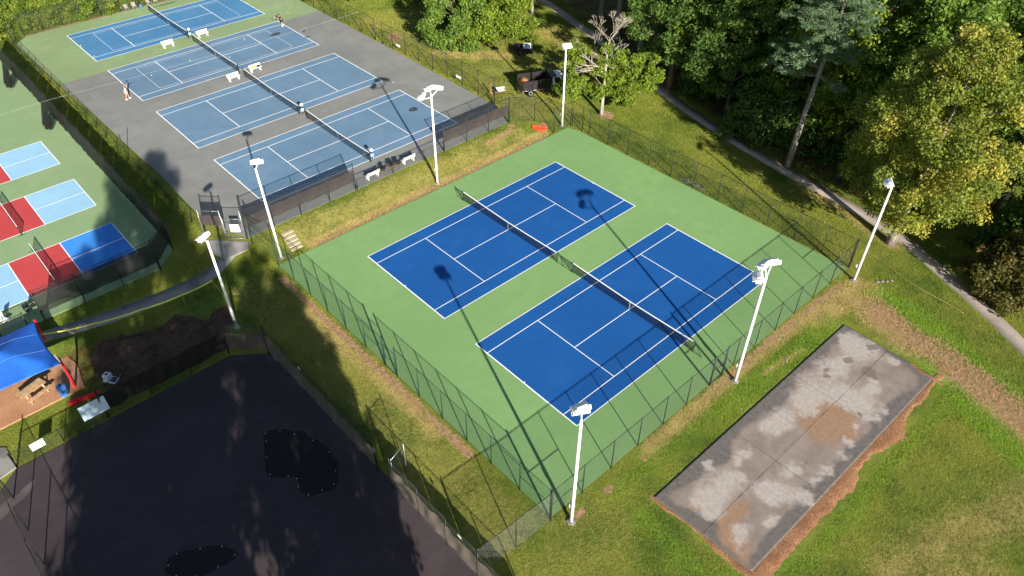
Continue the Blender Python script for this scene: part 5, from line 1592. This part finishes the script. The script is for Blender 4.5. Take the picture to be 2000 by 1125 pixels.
wb = empty("wheelbarrow", (17.3, 20.2, hz(17.3, 20.2)), 2.6, "grey wheelbarrow standing between the fence and the truck tail", "wheelbarrow")
MB().add([(-.35, -.2, .35), (.3, -.18, .35), (.3, .18, .35), (-.35, .2, .35), (-.55, -.36, .66), (.55, -.33, .7), (.55, .33, .7), (-.55, .36, .66)],
         [(0, 3, 2, 1), (0, 1, 5, 4), (1, 2, 6, 5), (2, 3, 7, 6), (3, 0, 4, 7)]).build("tray", "barrow_grey", wb)
t = wheel(wb, .62, 0, .2, .1, "barrow_grey")
for s in (-1, 1):
    MB().tube([(.62, s * .07, .2), (0, s * .22, .33), (-1.0, s * .3, .55)], .022, 6).build("handle", "chair_wood", wb)
    MB().tube([(-.3, s * .22, .34), (-.35, s * .24, .0)], .02, 6).build("leg", "chassis", wb)
dr = MB().box((0, 0, .62), (.12, .1, 1.24)).box((.0, .0, .12), (.35, .3, .22)).tube([(-.15, 0, .3), (.2, .1, 1.35)], .03, 6).build("hand_tools", "chair_wood"); dr.location = (16.35, 20.9, hz(16.4, 20.9))
tag(dr, "upright bundle of wooden-handled tools beside the wheelbarrow", "tools")

vs = []; fs = []
for i in range(9):
    t_ = i / 8; w_ = .38 * math.sin(math.pi * (.08 + .84 * t_)) ** .5
    for (yy, zz) in ((-w_, .26), (-w_ * .8, .04), (0, .0), (w_ * .8, .04), (w_, .26), (w_ * .85, .2), (0, .12), (-w_ * .85, .2)):
        vs.append(((t_ - .5) * 1.75, yy, zz + .10 * (2 * t_ - 1) ** 2))
for i in range(8):
    for k in range(8):
        k2 = (k + 1) % 8; fs.append((i * 8 + k, (i + 1) * 8 + k, (i + 1) * 8 + k2, i * 8 + k2))
fs.append(tuple(range(8))); fs.append(tuple(64 + k for k in range(7, -1, -1)))
o = MB().add(vs, fs).build("plastic_tub", "orange_red", None, True); o.location = (15.2, 11.4, hz(15.2, 11.4) + .02); o.rotation_euler = (.1, .05, -.9)
tag(o, "long orange-red plastic tub lying on the grass at the dog-leg fence", "tub")

# ================================================================== CANOPY CORNER
cz = .07
cn = empty("shade_canopy", (-41.3, 9.9, cz), 0, "blue fabric shade canopy on red posts over the clay floor", "canopy")
nx_, ny_ = 72, 44; vs = []; fs = []
HX, HY = 4.75, 2.95
def smin(a, b, k=.16):
    h = max(0, min(1, .5 + .5 * (b - a) / k)); return b + (a - b) * h - k * h * (1 - h)
for i in range(nx_ + 1):
    for j in range(ny_ + 1):
        u, v = -1 + 2 * i / nx_, -1 + 2 * j / ny_
        px = u * HX * (1 - .05 * (1 - v * v) * abs(u)); py = v * HY * (1 - .07 * (1 - u * u) * abs(v))
        ridge = max(0, smin((HX - abs(u * HX)) / HY, 1 - abs(v)))
        zz = 2.58 + 1.0 * (.7 * ridge + .3 * ridge * ridge) - .05 * math.sin(6 * u + 2) * (1 - abs(v)) * .5
        vs.append((px, py, zz))
for i in range(nx_):
    for j in range(ny_):
        b = i * (ny_ + 1) + j; fs.append((b, b + ny_ + 1, b + ny_ + 2, b + 1))
fab = MB().add(vs, fs).build("fabric", "canopy_blue", cn, True)
sm = fab.modifiers.new("solid", 'SOLIDIFY'); sm.thickness = .015
def canopy_z(u, v):
    rg = max(0, smin((HX - abs(u * HX)) / HY, 1 - abs(v)))
    return 2.58 + 1.0 * (.7 * rg + .3 * rg * rg) - .05 * math.sin(6 * u + 2) * (1 - abs(v)) * .5
for vv in (-.28, .45):
    MB().tube([(u * HX * (1 - .05 * (1 - vv * vv) * abs(u)), vv * HY * (1 - .07 * (1 - u * u) * abs(vv)), canopy_z(u, vv) + .012) for u in np.linspace(-.96, .96, 40)], .012, 4).build("seam", "seam_thread", fab)
for sx in (-1, 1):
    for sy in (-1, 1):
        MB().box((sx * (HX + .03), sy * (HY + .02), 1.3), (.14, .14, 2.6)).box((sx * (HX + .03), sy * (HY + .02), 2.63), (.18, .18, .08)).build("post", "canopy_red", cn, False, .015)
    MB().box((sx * (HX + .03), 0, .08), (.16, 5.6, .14)).build("sill_beam", "timber_grey", cn, False, .02)
pt = empty("picnic_table", (-38.9, 8.2, cz), .35, "wooden picnic table half hidden under the blue canopy", "table")
for k in range(5): MB().box((0, -.3 + k * .15, .75), (1.8, .135, .04)).build("top_plank", "table_wood", pt)
for s in (-1, 1):
    for k in range(2): MB().box((0, s * (.62 + .15 * k), .45), (1.8, .135, .04)).build("seat_plank", "table_wood", pt)
    MB().box((s * .65, 0, .4), (.09, 1.6, .09)).tube([(s * .65, -.2, .73), (s * .65, -.62, 0)], .05, 6).tube([(s * .65, .2, .73), (s * .65, .62, 0)], .05, 6).build("leg_frame", "table_wood", pt)
br = empty("trash_barrel", (-37.3, 6.75, cz), 0, "blue plastic trash barrel with a hole in its domed lid", "barrel")
MB().lathe([(.27, 0), (.3, .05), (.3, .3), (.315, .32), (.3, .34), (.3, .62), (.315, .64), (.3, .66), (.29, .86)], (0, 0, 0), 24).build("drum", "barrel_blue", br, True)
MB().lathe([(.32, .84), (.32, .90), (.24, .99), (.12, 1.02)], (0, 0, 0), 24).build("lid", "barrel_blue", br, True)
MB().lathe([(.10, 1.022), (.10, 1.03), (.0, 1.03)], (0, 0, 0), 16).build("lid_hole", "truck_black", br)
rb = MB().box((0, 0, .0), (2.15, .3, .3)).build("red_beam", "beam_red", None, False, .03); rb.location = (-36.3, 5.4, .15); rb.rotation_euler = (0, 0, -.18)
tag(rb, "long red box beam lying on the grass below the canopy post", "beam")
for (x0, y0, w_, d_, h_, m_, lab, nm) in ():
    pass
ct = empty("line_marking_cart", (-34.3, 5.6, hz(-34.3, 5.6)), .6, "pale blue and white wheeled work cart beside the dark-screened fence", "cart")
MB().box((0, 0, .42), (.6, 1.0, .16)).build("deck", "cart_white", ct, False, .03)
MB().box((0, .22, .72), (.48, .5, .46)).build("tank", "cart_white", ct, False, .05)
MB().box((0, .22, .965), (.2, .2, .03)).build("cap", "cart_dark", ct)
MB().box((-.05, -.3, .58), (.4, .3, .18)).build("engine", "cart_dark", ct, False, .03)
MB().tube([(-.25, -.45, .5), (-.28, -.8, .95), (.28, -.8, .95), (.25, -.45, .5)], .02, 6).build("handle", "galvanised", ct)
for sx in (-1, 1):
    for yy in (-.32, .32): wheel(ct, sx * .36, yy, .19, .1, "cart_white")
bk = MB().lathe([(.13, 0), (.16, .3), (.165, .32), (.0, .32)], (0, 0, 0), 14).build("bucket", "barrel_blue", None, True); bk.location = (-34.6, 4.6, hz(-34.6, 4.6))
tag(bk, "small blue bucket standing beside the work cart", "bucket")
pk = empty("folding_chair", (-38.2, 16.4, ZP), .5, "white camp chair on the green court behind the canopy", "chair")
MB().box((0, 0, .45), (.5, .46, .03)).build("seat", "sign_white", pk); MB().box((0, .25, .78), (.5, .03, .5)).build("backrest", "sign_white", pk)
for sx in (-1, 1):
    MB().tube([(sx * .24, -.24, 0), (sx * .24, .24, .6)], .015, 5).tube([(sx * .24, .24, 0), (sx * .24, -.22, .46)], .015, 5).build("leg", "galvanised", pk)
for i, (x, y, lab) in enumerate(((-36.4, 16.3, "dark camp chair in the shade beside the white camp chair"), (-40.2, 16.6, "dark camp chair behind the canopy's far corner"))):
    pk = empty("folding_chair", (x, y, ZP), .3 + i, lab, "chair")
    MB().box((0, 0, .45), (.5, .46, .03)).build("seat", "chair_fabric", pk); MB().box((0, .25, .78), (.5, .03, .5)).build("backrest", "chair_fabric", pk)
    for sx in (-1, 1):
        MB().tube([(sx * .24, -.24, 0), (sx * .24, .24, .6)], .015, 5).tube([(sx * .24, .24, 0), (sx * .24, -.22, .46)], .015, 5).build("leg", "fence_black", pk)

# barrier tape from the canopy post to stakes and back to the light pole
tp = [(-36.5, 12.7, 1.35), (-33.2, 11.55, 1.15), (-29.7, 10.9, .95), (-26.6, 10.35, 1.0), (-24.0, 10.1, 1.25), (-24.1, 8.2, 1.1), (-24.65, 5.1, 1.2)]
for p_, nm in ((tp[1], 1), (tp[3], 2), (tp[4], 3)):
    st = MB().tube([(p_[0], p_[1], hz(p_[0], p_[1]) - .1), (p_[0], p_[1], p_[2] + hz(p_[0], p_[1]) * .3 + .1)], .02, 5).build("stake", "table_wood")
    tag(st, ["thin wooden stake holding tape near the canopy", "thin wooden stake in the middle of the tape line", "thin wooden stake at the corner of the tape line"][nm - 1], "stake")
vs = []; fs = []; q = []
for a, b in zip(tp[:-1], tp[1:]):
    q += sag(a, b, .10, 8)[:-1]
q.append(tp[-1])
for i, p_ in enumerate(q):
    tw = .035 + .015 * math.cos(i * .35); tz = .03
    vs += [(p_[0] + .02 * math.sin(i * .5), p_[1] - tw, p_[2] - tz), (p_[0], p_[1] + tw, p_[2] + tz)]
fs = [(2 * i, 2 * i + 2, 2 * i + 3, 2 * i + 1) for i in range(len(q) - 1)]
o = MB().add(vs, fs).build("barrier_tape", "tape_yellow"); tag(o, "yellow barrier tape strung round the mulch bed", "tape")
sm = o.modifiers.new("solid", 'SOLIDIFY'); sm.thickness = .004

# hose laid across the lawn below the yellowing tree
pts = []
for k in range(40):
    t_ = k / 39; x = 21.9 + (20.0 - 21.9) * t_ + .12 * math.sin(t_ * 9) - .25 * math.sin(t_ * 3.1); y = -24.0 + (-33.6 + 24.0) * t_
    pts.append((x, y, hz(x, y) + .05))
o = MB().tube(pts, .024, 6).build("hose", "rope_tan", None, True); tag(o, "tan hose lying across the lawn towards the footpath", "hose")
def rock(x, y, s, seed, mat, label, group):
    r = random.Random(seed)
    mb = MB().lathe([(.02, -.3), (.8, -.15), (1.0, .15), (.7, .5), (.05, .62)], (0, 0, 0), 8)
    mb.v = [(a * r.uniform(.75, 1.2), b * r.uniform(.75, 1.2), c * r.uniform(.85, 1.15)) for a, b, c in mb.v]
    o = mb.build("stone", mat); o.location = (x, y, hz(x, y) + .02); o.scale = (s, s * .75, s * .6); o.rotation_euler.z = seed
    tag(o, label, "stone", group)
for i in range(11):
    rock(19.05 + .12 * (i % 3), -5.4 - .27 * i, .16 + .05 * (i % 4), i, "dark_stone", "dark stone in the pile against the footpath lawn fence", "stones along the fence")
for i in range(4):
    rock(18.6 + .35 * i, -26.9 - .25 * i, .2, 30 + i, "stone", "flat pale stone on the straw by the corner light pole", "stones by the corner pole")

# ================================================================== LAWN BLADES
def lawn_blades(n_try, seed):
    rng = np.random.default_rng(seed)
    x = rng.uniform(-44, 45, n_try); y = rng.uniform(-47, 62, n_try)
    P = np.stack([x - CAMP.x, y - CAMP.y, hz_np(x, y) - CAMP.z], -1)
    dep = P @ np.array(_f); u = P @ np.array(_r) / dep * 1469.4 + 1000; v = P @ np.array(_d) / dep * 1469.4 + 562.5
    dist = np.linalg.norm(P, axis=1)
    keep = (dep > 1) & (u > -60) & (u < 2060) & (v > -40) & (v < 1190)
    keep &= rng.random(n_try) < np.clip((62 / dist) ** 1.5, .06, 1)
    def box(x0, x1, y0, y1): return (x > x0) & (x < x1) & (y > y0) & (y < y1)
    keep &= ~box(-18.32, 18.46, -24.2, 9.76)
    keep &= ~((y > 14.4) & (x > -21.0) & (x < 15.1) & (y < 75.7) & ~((x > 13.1) & (y < 14.4 + (x - 13.1) * 2.6)) & ~((x < -18.6) & (y < 14.4 + (-18.6 - x) * 2.6)))
    keep &= ~((x < -24.1) & (y > 14.8)) & ~((x < -24.05) & (y < 2.4)) & ~box(-12.7, 12.3, -36.3, -27.5)
    keep &= ~box(-60, -35.8, 6.3, 12.1) & ~box(-35.0, -23.9, 3.5, 10.2) & ~box(-22.2, -18.9, 12.9, 16.6) & ~box(48, 55.5, -99, 99)
    keep &= segd(x, y, PATH_C) > .82
    keep &= segd(x, y, [(-19.3, 13.9), (-21.8, 12.9), (-23.6, 12.0), (-29, 12.0), (-35, 12.9), (-44, 13.6)]) > .8
    x, y, dist = x[keep], y[keep], dist[keep]
    sm = site_masks(x, y)
    keep = rng.random(len(x)) > np.clip(sm[:, 0] * 1.0 + sm[:, 3] * .85, 0, .97)
    x, y, dist, sm = x[keep], y[keep], dist[keep], sm[keep]
    n = len(x)
    h = (.04 + .04 * rng.random(n)) * (1 + .45 * sm[:, 2]) * (.7 + .7 * fbm(x, y, 1.6, 71)) * np.clip(dist / 60, .9, 1.5)
    z = hz_np(x, y)
    V = []
    for k in range(3):
        a = rng.random(n) * 6.283; w = (.009 + .008 * rng.random(n)) * np.clip(dist / 55, 1, 1.9); ln = h * (.5 + .7 * rng.random(n))
        bx = x + rng.normal(size=n) * .04; by = y + rng.normal(size=n) * .04
        ca, sa = np.cos(a), np.sin(a)
        V.append(np.stack([np.stack([bx - sa * w, by + ca * w, z - .02], -1), np.stack([bx + sa * w, by - ca * w, z - .02], -1),
                           np.stack([bx + ca * ln, by + sa * ln, z + h * (.6 + .6 * rng.random(n))], -1)], 1))
    V = np.concatenate(V).reshape(-1, 3)
    col = np.repeat(np.concatenate([sm] * 3), 3, axis=0)
    return np_mesh("grass", V, np.arange(len(V)).reshape(-1, 3), "lawn_blades", {"site": col})
gr = bpy.data.objects.new("grass", lawn_blades(2100000, 9)); COL.objects.link(gr)
tag(gr, "short green and straw-coloured grass blades covering the lawns", "grass", kind="stuff")
